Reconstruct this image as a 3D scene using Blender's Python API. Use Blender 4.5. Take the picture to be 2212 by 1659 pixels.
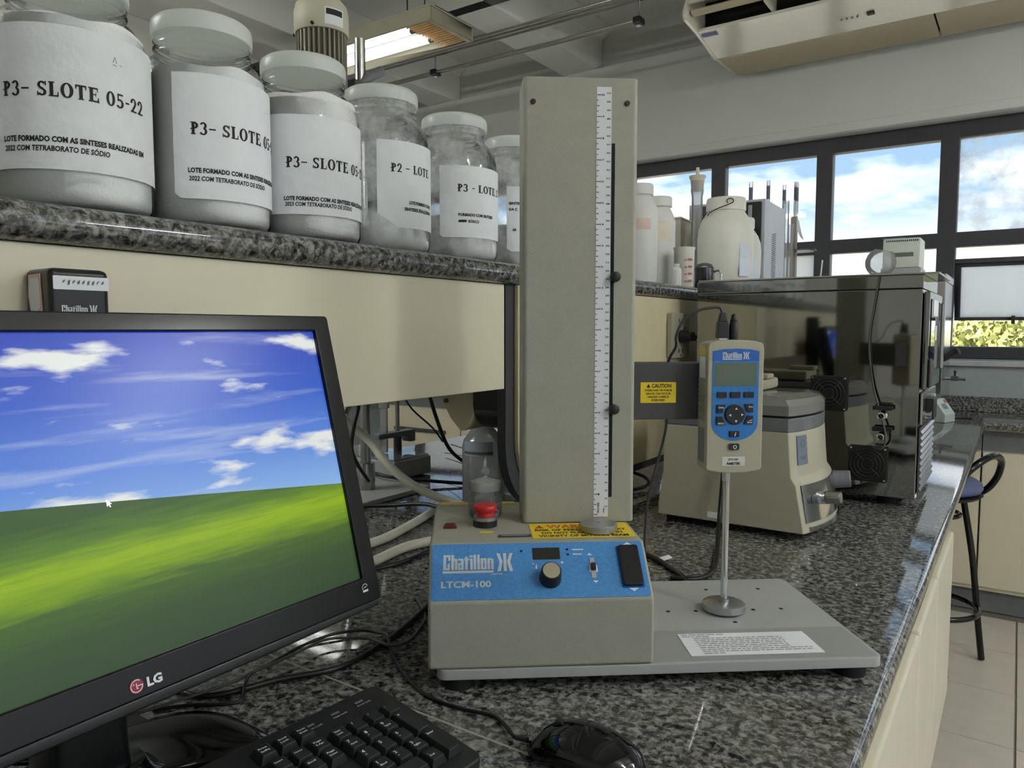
import bpy, bmesh, math, random
from math import sin, cos, pi, radians, degrees, atan2, hypot, sqrt
from mathutils import Vector, Matrix, Euler
random.seed(7)
for o in list(bpy.data.objects):
    bpy.data.objects.remove(o)
SC = bpy.context.scene
COL = SC.collection

# ---------------------------------------------------------------- camera, world, exposure
H = 1.245      # eye height
B = 0.85       # worktop height
cam_d = bpy.data.cameras.new('camera')
cam = bpy.data.objects.new('camera', cam_d)
COL.objects.link(cam)
cam.location = (0, 0, H)
cam.rotation_euler = (radians(90 - 4.2), 0, radians(34.4))
cam_d.sensor_width = 36
cam_d.lens = 1600 / 2212 * 36
cam_d.clip_start = 0.02
SC.camera = cam
SC.view_settings.view_transform = 'Standard'
SC.view_settings.look = 'None'
SC.view_settings.gamma = 1
SC.view_settings.use_curve_mapping = False
SC.view_settings.exposure = 1.25
SC.cycles.transparent_max_bounces = 40
SC.cycles.max_bounces = 14
SKY_STRENGTH = 1.0
TUBE_RADIANCE = 42.0

def srgb(r, g, b):
    f = lambda c: (c / 255 / 12.92) if c / 255 <= 0.04045 else ((c / 255 + 0.055) / 1.055) ** 2.4
    return (f(r), f(g), f(b), 1)

world = bpy.data.worlds.new('sky')
SC.world = world
world.use_nodes = True
nt = world.node_tree
nt.nodes.clear()
N = nt.nodes.new
L = nt.links.new
out = N('ShaderNodeOutputWorld')
bg = N('ShaderNodeBackground')
bg.inputs['Strength'].default_value = SKY_STRENGTH
tc = N('ShaderNodeTexCoord')
sep = N('ShaderNodeSeparateXYZ')
L(tc.outputs['Generated'], sep.inputs[0])
rampb = N('ShaderNodeValToRGB')
rampb.color_ramp.elements[0].position = 0.0
rampb.color_ramp.elements[0].color = (0.27, 0.38, 0.47, 1)
rampb.color_ramp.elements[1].position = 0.45
rampb.color_ramp.elements[1].color = (0.13, 0.24, 0.41, 1)
L(sep.outputs['Z'], rampb.inputs[0])
mp = N('ShaderNodeMapping')
mp.inputs['Scale'].default_value = (1, 1, 3.2)
mp.inputs['Location'].default_value = (0.35, 0.1, 0.14)
L(tc.outputs['Generated'], mp.inputs[0])
ns = N('ShaderNodeTexNoise')
ns.inputs['Scale'].default_value = 3.0
ns.inputs['Detail'].default_value = 7
ns.inputs['Roughness'].default_value = 0.55
L(mp.outputs[0], ns.inputs['Vector'])
rampc = N('ShaderNodeValToRGB')
rampc.color_ramp.elements[0].position = 0.47
rampc.color_ramp.elements[1].position = 0.60
L(ns.outputs[0], rampc.inputs[0])
# cloud cover thickens towards the horizon
hz = N('ShaderNodeMapRange')
hz.inputs['From Min'].default_value = 0.07
hz.inputs['From Max'].default_value = 0.15
hz.inputs['To Min'].default_value = 0.9
hz.inputs['To Max'].default_value = 0.0
L(sep.outputs['Z'], hz.inputs[0])
mxm = N('ShaderNodeMath'); mxm.operation = 'MAXIMUM'
L(rampc.outputs[0], mxm.inputs[0]); L(hz.outputs[0], mxm.inputs[1])
mix = N('ShaderNodeMixRGB')
L(mxm.outputs[0], mix.inputs[0])
L(rampb.outputs[0], mix.inputs[1])
mix.inputs[2].default_value = (0.82, 0.83, 0.85, 1)
L(mix.outputs[0], bg.inputs['Color'])
L(bg.outputs[0], out.inputs[0])

sun_d = bpy.data.lights.new('sun', 'SUN')
sun_d.energy = 7.0
sun_d.angle = radians(0.6)
sun_d.color = (1, 0.95, 0.86)
sun = bpy.data.objects.new('sun', sun_d)
COL.objects.link(sun)
sun.rotation_euler = (radians(38), 0, radians(-20))   # shines from behind the building onto the trees
sun.location = (0, -8, 14)

# ceiling lamps: every fluorescent fixture (built further down) is lit by its own two tubes
FIXTURES = [(-2.94, 2.875, 2.68), (1.75, 0.5, 2.55), (2.4, 2.3, 2.55), (-2.7, -0.4, 2.55)]  # all but the first are unseen lamps added to brighten the room

# ---------------------------------------------------------------- materials
MATS = {}
def mat(name, col, rough=0.5, metal=0.0, var=0.05, vscale=30.0, bump=0.0, bscale=200.0, spec=0.5,
        emit=None, estr=0.0, coat=0.0, alpha=None, trans=0.0, stretch=None):
    if name in MATS:
        return MATS[name]
    m = bpy.data.materials.new(name)
    m.use_nodes = True
    t = m.node_tree
    b = t.nodes['Principled BSDF']
    if len(col) == 3:
        col = srgb(*col)
    b.inputs['Roughness'].default_value = rough
    b.inputs['Metallic'].default_value = metal
    b.inputs['Specular IOR Level'].default_value = spec
    b.inputs['Coat Weight'].default_value = coat
    b.inputs['Transmission Weight'].default_value = trans
    co = t.nodes.new('ShaderNodeTexCoord')
    src = co.outputs['Object']
    if stretch:
        ma = t.nodes.new('ShaderNodeMapping')
        ma.inputs['Scale'].default_value = stretch
        t.links.new(src, ma.inputs[0])
        src = ma.outputs[0]
    nz = t.nodes.new('ShaderNodeTexNoise')
    nz.inputs['Scale'].default_value = vscale
    nz.inputs['Detail'].default_value = 4
    t.links.new(src, nz.inputs['Vector'])
    rp = t.nodes.new('ShaderNodeValToRGB')
    a = [max(0, c * (1 - var)) for c in col[:3]] + [1]
    c2 = [min(1, c * (1 + var)) for c in col[:3]] + [1]
    rp.color_ramp.elements[0].position = 0.3
    rp.color_ramp.elements[1].position = 0.7
    rp.color_ramp.elements[0].color = a
    rp.color_ramp.elements[1].color = c2
    t.links.new(nz.outputs[0], rp.inputs[0])
    t.links.new(rp.outputs[0], b.inputs['Base Color'])
    if bump:
        n2 = t.nodes.new('ShaderNodeTexNoise')
        n2.inputs['Scale'].default_value = bscale
        n2.inputs['Detail'].default_value = 3
        t.links.new(src, n2.inputs['Vector'])
        bp = t.nodes.new('ShaderNodeBump')
        bp.inputs['Strength'].default_value = bump
        bp.inputs['Distance'].default_value = 0.002
        t.links.new(n2.outputs[0], bp.inputs['Height'])
        t.links.new(bp.outputs[0], b.inputs['Normal'])
    if emit:
        b.inputs['Emission Color'].default_value = srgb(*emit) if len(emit) == 3 else emit
        b.inputs['Emission Strength'].default_value = estr
    MATS[name] = m
    return m

def granite():
    m = bpy.data.materials.new('speckled_granite')
    m.use_nodes = True
    t = m.node_tree
    b = t.nodes['Principled BSDF']
    b.inputs['Roughness'].default_value = 0.05
    b.inputs['Specular IOR Level'].default_value = 0.75
    co = t.nodes.new('ShaderNodeTexCoord')
    n1 = t.nodes.new('ShaderNodeTexNoise')
    n1.inputs['Scale'].default_value = 108
    n1.inputs['Detail'].default_value = 6
    n1.inputs['Roughness'].default_value = 0.72
    n1.inputs['Distortion'].default_value = 0.6
    v1 = t.nodes.new('ShaderNodeTexVoronoi')
    v1.inputs['Scale'].default_value = 170
    t.links.new(co.outputs['Object'], n1.inputs['Vector'])
    t.links.new(co.outputs['Object'], v1.inputs['Vector'])
    sx = t.nodes.new('ShaderNodeSeparateColor')
    t.links.new(v1.outputs['Color'], sx.inputs[0])
    mx = t.nodes.new('ShaderNodeMath'); mx.operation = 'MULTIPLY_ADD'
    t.links.new(sx.outputs[0], mx.inputs[0])
    mx.inputs[1].default_value = 0.16
    t.links.new(n1.outputs[0], mx.inputs[2])
    rp = t.nodes.new('ShaderNodeValToRGB')
    e = rp.color_ramp.elements
    e[0].position = 0.42; e[0].color = (0.008, 0.009, 0.009, 1)
    e[1].position = 0.84; e[1].color = (0.36, 0.36, 0.33, 1)
    for p, c in ((0.49, (0.036, 0.036, 0.034)), (0.58, (0.105, 0.103, 0.094)), (0.68, (0.23, 0.226, 0.205))):
        x = e.new(p); x.color = (*c, 1)
    t.links.new(mx.outputs[0], rp.inputs[0])
    t.links.new(rp.outputs[0], b.inputs['Base Color'])
    return m
GRANITE = granite()

def glass_mat(name, tint=(0.93, 0.96, 0.94), refl=1.0, rough=0.02, haze=0.0, dark=0.25, hazecol=(0.8, 0.82, 0.82, 1), patchy=0.0):
    """thin clear glass: transparent body, fresnel gloss, tint deepening at grazing view, optional film of dust"""
    m = bpy.data.materials.new(name)
    m.use_nodes = True
    t = m.node_tree
    t.nodes.clear()
    o = t.nodes.new('ShaderNodeOutputMaterial')
    tr = t.nodes.new('ShaderNodeBsdfTransparent')
    gl = t.nodes.new('ShaderNodeBsdfGlossy')
    gl.inputs['Roughness'].default_value = rough
    fr = t.nodes.new('ShaderNodeFresnel')
    fr.inputs['IOR'].default_value = 1.5
    lw = t.nodes.new('ShaderNodeLayerWeight')
    lw.inputs['Blend'].default_value = 0.25
    rp = t.nodes.new('ShaderNodeValToRGB')
    rp.color_ramp.elements[0].color = (*tint, 1)
    rp.color_ramp.elements[0].position = 0.3
    rp.color_ramp.elements[1].color = (tint[0] * (1 - dark), tint[1] * (1 - dark * 0.8), tint[2] * (1 - dark), 1)
    t.links.new(lw.outputs['Facing'], rp.inputs[0])
    t.links.new(rp.outputs[0], tr.inputs['Color'])
    mu = t.nodes.new('ShaderNodeMath'); mu.operation = 'MULTIPLY'
    t.links.new(fr.outputs[0], mu.inputs[0]); mu.inputs[1].default_value = refl
    mu.use_clamp = True
    base = tr.outputs[0]
    if haze or patchy:
        df = t.nodes.new('ShaderNodeBsdfDiffuse'); df.inputs['Color'].default_value = hazecol
        tl = t.nodes.new('ShaderNodeBsdfTranslucent'); tl.inputs['Color'].default_value = hazecol
        dm = t.nodes.new('ShaderNodeMixShader')
        t.links.new(df.outputs[0], dm.inputs[1]); t.links.new(tl.outputs[0], dm.inputs[2])
        hm = t.nodes.new('ShaderNodeMixShader')
        hm.inputs[0].default_value = haze
        if patchy:
            co = t.nodes.new('ShaderNodeTexCoord')
            nz = t.nodes.new('ShaderNodeTexNoise'); nz.inputs['Scale'].default_value = patchy; nz.inputs['Detail'].default_value = 5
            t.links.new(co.outputs['Object'], nz.inputs['Vector'])
            r2 = t.nodes.new('ShaderNodeMapRange')
            r2.inputs['From Min'].default_value = 0.35; r2.inputs['From Max'].default_value = 0.65
            r2.inputs['To Min'].default_value = 0.0; r2.inputs['To Max'].default_value = haze
            t.links.new(nz.outputs[0], r2.inputs[0]); t.links.new(r2.outputs[0], hm.inputs[0])
        t.links.new(base, hm.inputs[1]); t.links.new(dm.outputs[0], hm.inputs[2])
        base = hm.outputs[0]
    mxs = t.nodes.new('ShaderNodeMixShader')
    t.links.new(mu.outputs[0], mxs.inputs[0]); t.links.new(base, mxs.inputs[1]); t.links.new(gl.outputs[0], mxs.inputs[2])
    t.links.new(mxs.outputs[0], o.inputs[0])
    return m

def milky(name, col, tr):
    m = bpy.data.materials.new(name); m.use_nodes = True
    t = m.node_tree; b = t.nodes['Principled BSDF']
    co = t.nodes.new('ShaderNodeTexCoord'); nz = t.nodes.new('ShaderNodeTexNoise'); nz.inputs['Scale'].default_value = 30
    rp = t.nodes.new('ShaderNodeValToRGB'); c = srgb(*col)
    rp.color_ramp.elements[0].color = (c[0] * .97, c[1] * .97, c[2] * .97, 1); rp.color_ramp.elements[1].color = c
    t.links.new(co.outputs['Object'], nz.inputs['Vector']); t.links.new(nz.outputs[0], rp.inputs[0])
    t.links.new(rp.outputs[0], b.inputs['Base Color']); b.inputs['Roughness'].default_value = .28
    tl = t.nodes.new('ShaderNodeBsdfTranslucent'); t.links.new(rp.outputs[0], tl.inputs['Color'])
    mx = t.nodes.new('ShaderNodeMixShader'); mx.inputs[0].default_value = tr
    t.links.new(b.outputs[0], mx.inputs[1]); t.links.new(tl.outputs[0], mx.inputs[2])
    t.links.new(mx.outputs[0], t.nodes['Material Output'].inputs[0])
    return m
LIDM = milky('translucent_milky_lid', (240, 243, 240), .5)
GLASS = glass_mat('jar_glass', tint=(.975, .985, .98), dark=0.16)
GLASS_DUSTY = glass_mat('powder_coated_glass', tint=(.97, .98, .975), haze=0.8, patchy=22, dark=0.12, hazecol=(.9, .91, .91, 1))
CLEAR = glass_mat('window_glass', tint=(0.97, 0.98, 0.98), refl=0.6, dark=0.05)
STAINED = glass_mat('stained_window_glass', tint=(0.95, 0.96, 0.97), refl=0.6, dark=0.05, haze=0.45, patchy=16)
FROST = glass_mat('frosted_glass', tint=(0.95, 0.96, 0.97), refl=0.5, rough=0.2, haze=0.82, hazecol=(0.88, 0.9, 0.91, 1), dark=0.05)
LABGLASS = glass_mat('lab_glass', tint=(0.99, 0.99, 0.99), refl=.8, dark=0.15, haze=.10)
FILM = glass_mat('clear_film', tint=(1, 1, 1), refl=.4, rough=0.06, dark=0.0)

BEIGE = mat('painted_beige_metal', (160, 160, 146), 0.55, var=0.03, bump=0.25, bscale=900)
BEIGE_L = mat('cream_plastic', (168, 163, 143), 0.5, var=0.03)
CREAM = mat('cream_laminate', (222, 214, 188), 0.38, var=0.03, vscale=6)
DOORC = mat('cream_door', (205, 199, 180), 0.42, var=0.03, vscale=8)
PODB = mat('beige_moulded_plastic', (205, 194, 160), 0.5, var=0.03)
PLATE = mat('satin_grey_paint', (168, 170, 168), 0.38, var=0.05, vscale=9)
ALU = mat('turned_aluminium', (178, 178, 180), 0.32, metal=0.9, var=0.05)
BLACK = mat('black_plastic', (22, 22, 23), 0.45, var=0.1)
GLOSSB = mat('gloss_black_plastic', (7, 7, 8), 0.06, var=0.1)
SATB = mat('satin_black_plastic', (14, 14, 15), 0.3, var=0.1)
RUBBER = mat('black_rubber', (14, 14, 14), 0.75, var=0.1)
KEYB = mat('black_keycap', (26, 27, 28), 0.5, var=0.08)
DGREY = mat('dark_grey_paint', (72, 72, 74), 0.6, var=0.04, bump=0.2, bscale=800)
MGREY = mat('mid_grey_plastic', (110, 113, 118), 0.45, var=0.04)
LGREY = mat('light_grey_plastic', (170, 172, 172), 0.5, var=0.04)
EDGEB = mat('charcoal_edging', (58, 58, 60), 0.6, var=0.05)
BLUE = mat('blue_overlay', (40, 120, 195), 0.32, var=0.12, vscale=260)
BLUED = mat('deep_blue_overlay', (20, 92, 178), 0.32, var=0.1, vscale=260)
WHITE = mat('white_print', (225, 228, 230), 0.6, var=0.02)
SILVER = mat('silver_print', (196, 200, 202), 0.5, var=0.02)
INK = mat('black_ink', (28, 24, 26), 0.7, var=0.05)
INKG = mat('grey_ink', (110, 110, 108), 0.7, var=0.05)
ORANGE = mat('orange_ink', (205, 95, 30), 0.6, var=0.05)
YELLOW = mat('yellow_sticker', (235, 205, 30), 0.5, var=0.04)
YTAPE = mat('yellow_tape', (222, 190, 80), 0.5, var=0.1)
REDP = mat('red_plastic', (190, 28, 34), 0.4, var=0.04)
REDD = mat('dark_red_rocker', (90, 14, 16), 0.35, var=0.05)
CHROME = mat('chrome', (215, 215, 215), 0.12, metal=1.0, var=0.04)
STEELROD = mat('brushed_steel_rod', (175, 175, 172), 0.25, metal=1.0, var=0.06)
STEEL = mat('polished_stainless', (150, 150, 146), 0.045, metal=1.0, var=0.05, vscale=3)
STEELB = mat('brushed_stainless', (200, 200, 198), 0.2, metal=1.0, var=0.04)
PAPER = mat('white_paper', (232, 235, 238), 0.75, var=0.02, bump=0.5, bscale=60)
PAPERW = mat('wet_white_paper', (226, 229, 231), 0.7, var=0.04, vscale=40, bump=1.0, bscale=45)
POWDER = mat('white_powder', (236, 236, 234), 0.95, var=0.02, bump=0.4, bscale=300)
LIDP = mat('milky_white_lid', (222, 226, 224), 0.28, var=0.02)
HDPE = mat('white_polyethylene', (222, 221, 210), 0.42, var=0.02)
HDPEW = mat('white_bottle_plastic', (218, 218, 214), 0.42, var=0.02)
HOSE = mat('translucent_silicone_hose', (226, 222, 205), 0.35, var=0.04)
CABLE = mat('black_cable', (16, 16, 17), 0.38, var=0.1)
CABLEG = mat('grey_cable', (70, 70, 68), 0.4, var=0.1)
WALL = mat('white_wall_paint', (205, 207, 203), 0.8, var=0.02, vscale=4)
CEIL = mat('grey_white_ceiling_paint', (226, 227, 222), 0.85, var=0.02, vscale=3)
RECESS = mat('grey_recess_panel', (190, 191, 186), 0.85, var=0.03, vscale=3)
SILLT = mat('grey_wall_tile', (150, 158, 158), 0.5, var=0.03)
FRAME = mat('dark_bronze_window_frame', (52, 52, 56), 0.5, var=0.08)
TILE = mat('beige_floor_tile', (208, 200, 188), 0.25, var=0.04, vscale=12)
GROUT = mat('dark_grout', (120, 112, 102), 0.9, var=0.05)
TOEK = mat('grey_toe_kick', (120, 122, 125), 0.6, var=0.05)
SEATB = mat('slate_blue_vinyl', (88, 98, 135), 0.45, var=0.05)
LEAFA = mat('leaf_yellow_green', (165, 170, 104), 0.6, var=0.35, vscale=1.2)
LEAFB = mat('leaf_dull_green', (100, 116, 66), 0.6, var=0.35, vscale=1.2)
BARK = mat('bark', (90, 75, 60), 0.9, var=0.2)
BOUNCE_GROUND = mat('pale_bounce_ground', (205, 202, 192), 0.9, var=0.1, vscale=0.4)  # unseen ground kept pale to bounce sunlight up to the ceiling
LCD = mat('lcd_glass', (92, 106, 92), 0.2, var=0.03)
DISP = mat('dark_display_window', (36, 34, 26), 0.15, var=0.05)
ACW = mat('cream_white_gloss_plastic', (222, 220, 206), 0.18, var=0.02)
ACB = mat('tan_intake_plastic', (196, 184, 155), 0.5, var=0.03)
DARKIN = mat('dark_interior', (10, 10, 10), 0.8, var=0.1)
WOOD = mat('pale_wood', (150, 138, 118), 0.6, var=0.1, vscale=20)
GREENM = mat('dark_green_enamel', (25, 62, 62), 0.4, var=0.1)
MOTORG = mat('grey_motor_fins', (140, 134, 118), 0.5, var=0.08)
MOTORC = mat('cream_motor_cap', (196, 192, 168), 0.45, var=0.04)
EQUIP = mat('pale_blue_grey_panel', (190, 196, 205), 0.5, var=0.03)
TUBE = mat('added_lamp_tube', (255, 255, 255), 0.5, var=0.0, emit=(250, 253, 252), estr=TUBE_RADIANCE)  # strong tubes for the added out-of-view lamps
TUBE_WEAK = mat('dimmed_fluorescent_tube', (255, 255, 255), 0.5, var=0.0, emit=(255, 255, 250), estr=2.2)  # emission turned down so the two tubes in view stay distinct
LOUV = mat('warm_reflector', (240, 205, 150), 0.35, var=0.05)
REFL = mat('white_reflector', (225, 228, 228), 0.25, var=0.03)
AMBERW = mat('amber_liquid', (150, 110, 60), 0.3, var=0.1)
BRASSK = mat('knurled_silver_cap', (205, 198, 178), 0.22, metal=0.9, var=0.1, vscale=8)

# ---------------------------------------------------------------- mesh builder
class MB:
    def __init__(s):
        s.v = []; s.f = []
    def mark(s):
        return len(s.v)
    def add(s, vs, fs):
        o = len(s.v)
        s.v += [tuple(p) for p in vs]
        s.f += [tuple(i + o for i in f) for f in fs]
        return s
    def xf(s, M, start=0):
        for i in range(start, len(s.v)):
            s.v[i] = tuple(M @ Vector(s.v[i]))
        return s
    def box(s, x0, x1, y0, y1, z0, z1):
        return s.add([(x0, y0, z0), (x1, y0, z0), (x1, y1, z0), (x0, y1, z0), (x0, y0, z1), (x1, y0, z1), (x1, y1, z1), (x0, y1, z1)],
                     [(0, 3, 2, 1), (4, 5, 6, 7), (0, 1, 5, 4), (1, 2, 6, 5), (2, 3, 7, 6), (3, 0, 4, 7)])
    def taper(s, x0, x1, y0, y1, z0, z1, ix, iy0, iy1):
        return s.add([(x0, y0, z0), (x1, y0, z0), (x1, y1, z0), (x0, y1, z0), (x0 + ix, y0 + iy0, z1), (x1 - ix, y0 + iy0, z1), (x1 - ix, y1 - iy1, z1), (x0 + ix, y1 - iy1, z1)],
                     [(0, 3, 2, 1), (4, 5, 6, 7), (0, 1, 5, 4), (1, 2, 6, 5), (2, 3, 7, 6), (3, 0, 4, 7)])
    def lathe(s, prof, n=32, c=(0, 0, 0), a0=0, a1=2 * pi, cap0=False, cap1=False):
        full = abs(a1 - a0 - 2 * pi) < 1e-6
        m = n if full else n + 1
        o = len(s.v)
        for r, z in prof:
            for i in range(m):
                a = a0 + (a1 - a0) * i / n
                s.v.append((c[0] + r * cos(a), c[1] + r * sin(a), c[2] + z))
        for k in range(len(prof) - 1):
            for i in range(n):
                j = (i + 1) % m
                s.f.append((o + k * m + i, o + k * m + j, o + (k + 1) * m + j, o + (k + 1) * m + i))
        if cap0: s.f.append(tuple(o + i for i in reversed(range(m))))
        if cap1: s.f.append(tuple(o + (len(prof) - 1) * m + i for i in range(m)))
        return s
    def cyl(s, p0, p1, r0, r1=None, n=20, caps=True):
        r1 = r0 if r1 is None else r1
        p0 = Vector(p0); p1 = Vector(p1)
        d = (p1 - p0)
        q = d.to_track_quat('Z', 'Y').to_matrix().to_4x4()
        st = len(s.v)
        s.lathe([(r0, 0), (r1, d.length)], n, cap0=caps, cap1=caps)
        return s.xf(Matrix.Translation(p0) @ q, st)
    def lathe_dir(s, prof, p0, d, n=24, cap0=False, cap1=False):
        q = Vector(d).to_track_quat('Z', 'Y').to_matrix().to_4x4()
        st = len(s.v)
        s.lathe(prof, n, cap0=cap0, cap1=cap1)
        return s.xf(Matrix.Translation(Vector(p0)) @ q, st)
    def sphere(s, c, r, sc=(1, 1, 1), n=20, m=12):
        pr = [(max(1e-5, r * sin(pi * k / m)), -r * cos(pi * k / m)) for k in range(m + 1)]
        st = len(s.v)
        s.lathe(pr, n)
        return s.xf(Matrix.Translation(Vector(c)) @ Matrix.Diagonal((*sc, 1)), st)
    def prism(s, poly, h0, h1, fn=None):
        """poly (a,b) extruded over h; fn maps (a,b,h)->xyz"""
        fn = fn or (lambda a, b, h: (a, b, h))
        n = len(poly)
        vs = [fn(a, b, h0) for a, b in poly] + [fn(a, b, h1) for a, b in poly]
        fs = [tuple(reversed(range(n))), tuple(range(n, 2 * n))]
        fs += [(i, (i + 1) % n, n + (i + 1) % n, n + i) for i in range(n)]
        return s.add(vs, fs)
    def loft(s, rings, cap=True):
        n = len(rings[0])
        o = len(s.v)
        for r in rings: s.v += [tuple(p) for p in r]
        for k in range(len(rings) - 1):
            for i in range(n):
                j = (i + 1) % n
                s.f.append((o + k * n + i, o + k * n + j, o + (k + 1) * n + j, o + (k + 1) * n + i))
        if cap:
            s.f.append(tuple(o + i for i in reversed(range(n))))
            s.f.append(tuple(o + (len(rings) - 1) * n + i for i in range(n)))
        return s
    def tube(s, pts, r, n=8, sub=4, closed=False):
        P = spline(pts, sub, closed) if sub > 1 else [Vector(p) for p in pts]
        rings = []
        up = Vector((0, 0, 1))
        prev = None
        m = len(P)
        for i, p in enumerate(P):
            a = P[(i - 1) % m] if closed else P[max(0, i - 1)]
            b = P[(i + 1) % m] if closed else P[min(m - 1, i + 1)]
            t = (b - a).normalized()
            if prev is None:
                u = t.cross(up)
                if u.length < 1e-3: u = t.cross(Vector((1, 0, 0)))
                u.normalize()
            else:
                u = (prev - t * prev.dot(t)).normalized()
            prev = u
            w = t.cross(u)
            rings.append([p + (u * cos(2 * pi * k / n) + w * sin(2 * pi * k / n)) * r for k in range(n)])
        if closed: rings.append(rings[0])
        return s.loft(rings, not closed)
    def build(s, name, m, parent=None, bevel=0.0, seg=2, smooth=True, ang=35, kind=None, label=None):
        me = bpy.data.meshes.new(name)
        me.from_pydata([tuple(v) for v in s.v], [], s.f)
        me.update()
        if bevel:
            bm = bmesh.new(); bm.from_mesh(me)
            bmesh.ops.remove_doubles(bm, verts=bm.verts, dist=1e-6)
            bm.normal_update()
            ed = [e for e in bm.edges if len(e.link_faces) == 2 and e.calc_face_angle(0) > radians(28)]
            bmesh.ops.bevel(bm, geom=ed, offset=bevel, segments=seg, profile=0.5, affect='EDGES', clamp_overlap=True)
            bm.to_mesh(me); bm.free()
        if smooth:
            for p in me.polygons: p.use_smooth = True
            me.set_sharp_from_angle(angle=radians(ang))
        me.materials.append(m)
        o = bpy.data.objects.new(name, me)
        COL.objects.link(o)
        if bevel and smooth:
            wn_ = o.modifiers.new('weighted_normals', 'WEIGHTED_NORMAL')
            wn_.keep_sharp = True; wn_.weight = 100
        if parent: o.parent = parent
        if kind: o['kind'] = kind
        if label: o['label'] = label
        return o

def spline(pts, sub=4, closed=False):
    P = [Vector(p) for p in pts]
    if len(P) < 3: return P
    out = []
    n = len(P)
    rng = range(n) if closed else range(n - 1)
    for i in rng:
        p0 = P[(i - 1) % n] if closed or i > 0 else P[0]
        p1 = P[i]; p2 = P[(i + 1) % n]
        p3 = P[(i + 2) % n] if closed or i + 2 < n else P[-1]
        for k in range(sub):
            t = k / sub
            out.append(0.5 * ((2 * p1) + (p2 - p0) * t + (2 * p0 - 5 * p1 + 4 * p2 - p3) * t * t + (3 * p1 - p0 - 3 * p2 + p3) * t ** 3))
    if not closed: out.append(P[-1])
    return out

def thing(name, label, cat, loc=(0, 0, 0), rz=0.0, group=None, rx=0.0):
    o = bpy.data.objects.new(name, None)
    COL.objects.link(o)
    o.location = loc
    o.rotation_euler = (rx, 0, rz)
    o.empty_display_size = 0.05
    o['label'] = label; o['category'] = cat
    if group: o['group'] = group
    return o
def tag(o, label, cat, group=None):
    o['label'] = label; o['category'] = cat
    if group: o['group'] = group
    return o
def struct(o):
    o['kind'] = 'structure'; return o
def copy_tree(o, parent=None, label=None, loc=None, rz=None):
    c = o.copy(); COL.objects.link(c)
    if parent: c.parent = parent
    if label: c['label'] = label
    if loc: c.location = loc
    if rz is not None: c.rotation_euler = (0, 0, rz)
    for ch in list(o.children): copy_tree(ch, c)
    return c

def rrect(x0, x1, y0, y1, r, n=5):
    p = []
    for cx, cy, a in ((x1 - r, y1 - r, 0), (x0 + r, y1 - r, pi / 2), (x0 + r, y0 + r, pi), (x1 - r, y0 + r, 3 * pi / 2)):
        for k in range(n + 1):
            t = a + pi / 2 * k / n
            p.append((cx + r * cos(t), cy + r * sin(t)))
    return p

# ---------------------------------------------------------------- lettering
TCACHE = {}
def text2d(s, bold=0.0, shear=0.0, space=1.0):
    key = (s, bold, shear, space)
    if key in TCACHE: return TCACHE[key]
    cu = bpy.data.curves.new('t', 'FONT')
    cu.body = s; cu.size = 1.0; cu.offset = bold; cu.shear = shear; cu.space_character = space
    cu.resolution_u = 2
    ob = bpy.data.objects.new('t', cu)
    COL.objects.link(ob)
    dg = bpy.context.evaluated_depsgraph_get()
    ev = ob.evaluated_get(dg)
    me = ev.to_mesh()
    vs = [(v.co.x, v.co.y) for v in me.vertices]
    fs = [tuple(p.vertices) for p in me.polygons]
    ev.to_mesh_clear()
    bpy.data.objects.remove(ob); bpy.data.curves.remove(cu)
    TCACHE[key] = (vs, fs)
    return vs, fs
CAP = 0.69   # cap height of the built-in face at size 1
def put_text(mb, s, fn, h, x=0, y=0, w=None, align='L', bold=0.0, shear=0.0, space=1.0):
    vs, fs = text2d(s, bold, shear, space)
    if not vs: return
    k = h / CAP
    xs = [v[0] for v in vs]
    x0, x1 = min(xs), max(xs)
    kx = k if w is None else w / (x1 - x0)
    wd = (x1 - x0) * kx
    ox = {'L': x, 'C': x - wd / 2, 'R': x - wd}[align]
    mb.add([fn(ox + (a - x0) * kx, y + b * k) for a, b in vs], fs)

# serif display capitals (stroke-built) used on the jar labels
def _bar(x0, y0, x1, y1): return [(x0, y0), (x1, y0), (x1, y1), (x0, y1)]
def _arc(cx, cy, rx, ry, a0, a1, tx, ty, n=12):
    """crescent stroke: outer ellipse rx,ry, inner rx-tx,ry-ty"""
    q = []
    for k in range(n):
        A = radians(a0 + (a1 - a0) * k / n); Bb = radians(a0 + (a1 - a0) * (k + 1) / n)
        q.append([(cx + rx * cos(A), cy + ry * sin(A)), (cx + rx * cos(Bb), cy + ry * sin(Bb)),
                  (cx + (rx - tx) * cos(Bb), cy + (ry - ty) * sin(Bb)), (cx + (rx - tx) * cos(A), cy + (ry - ty) * sin(A))])
    return q
def _stem(x, w=0.23, s=0.08):
    return [_bar(x, 0, x + w, 1), _bar(x - s, 0, x + w + s, 0.09), _bar(x - s, 0.91, x + w + s, 1)]
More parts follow.
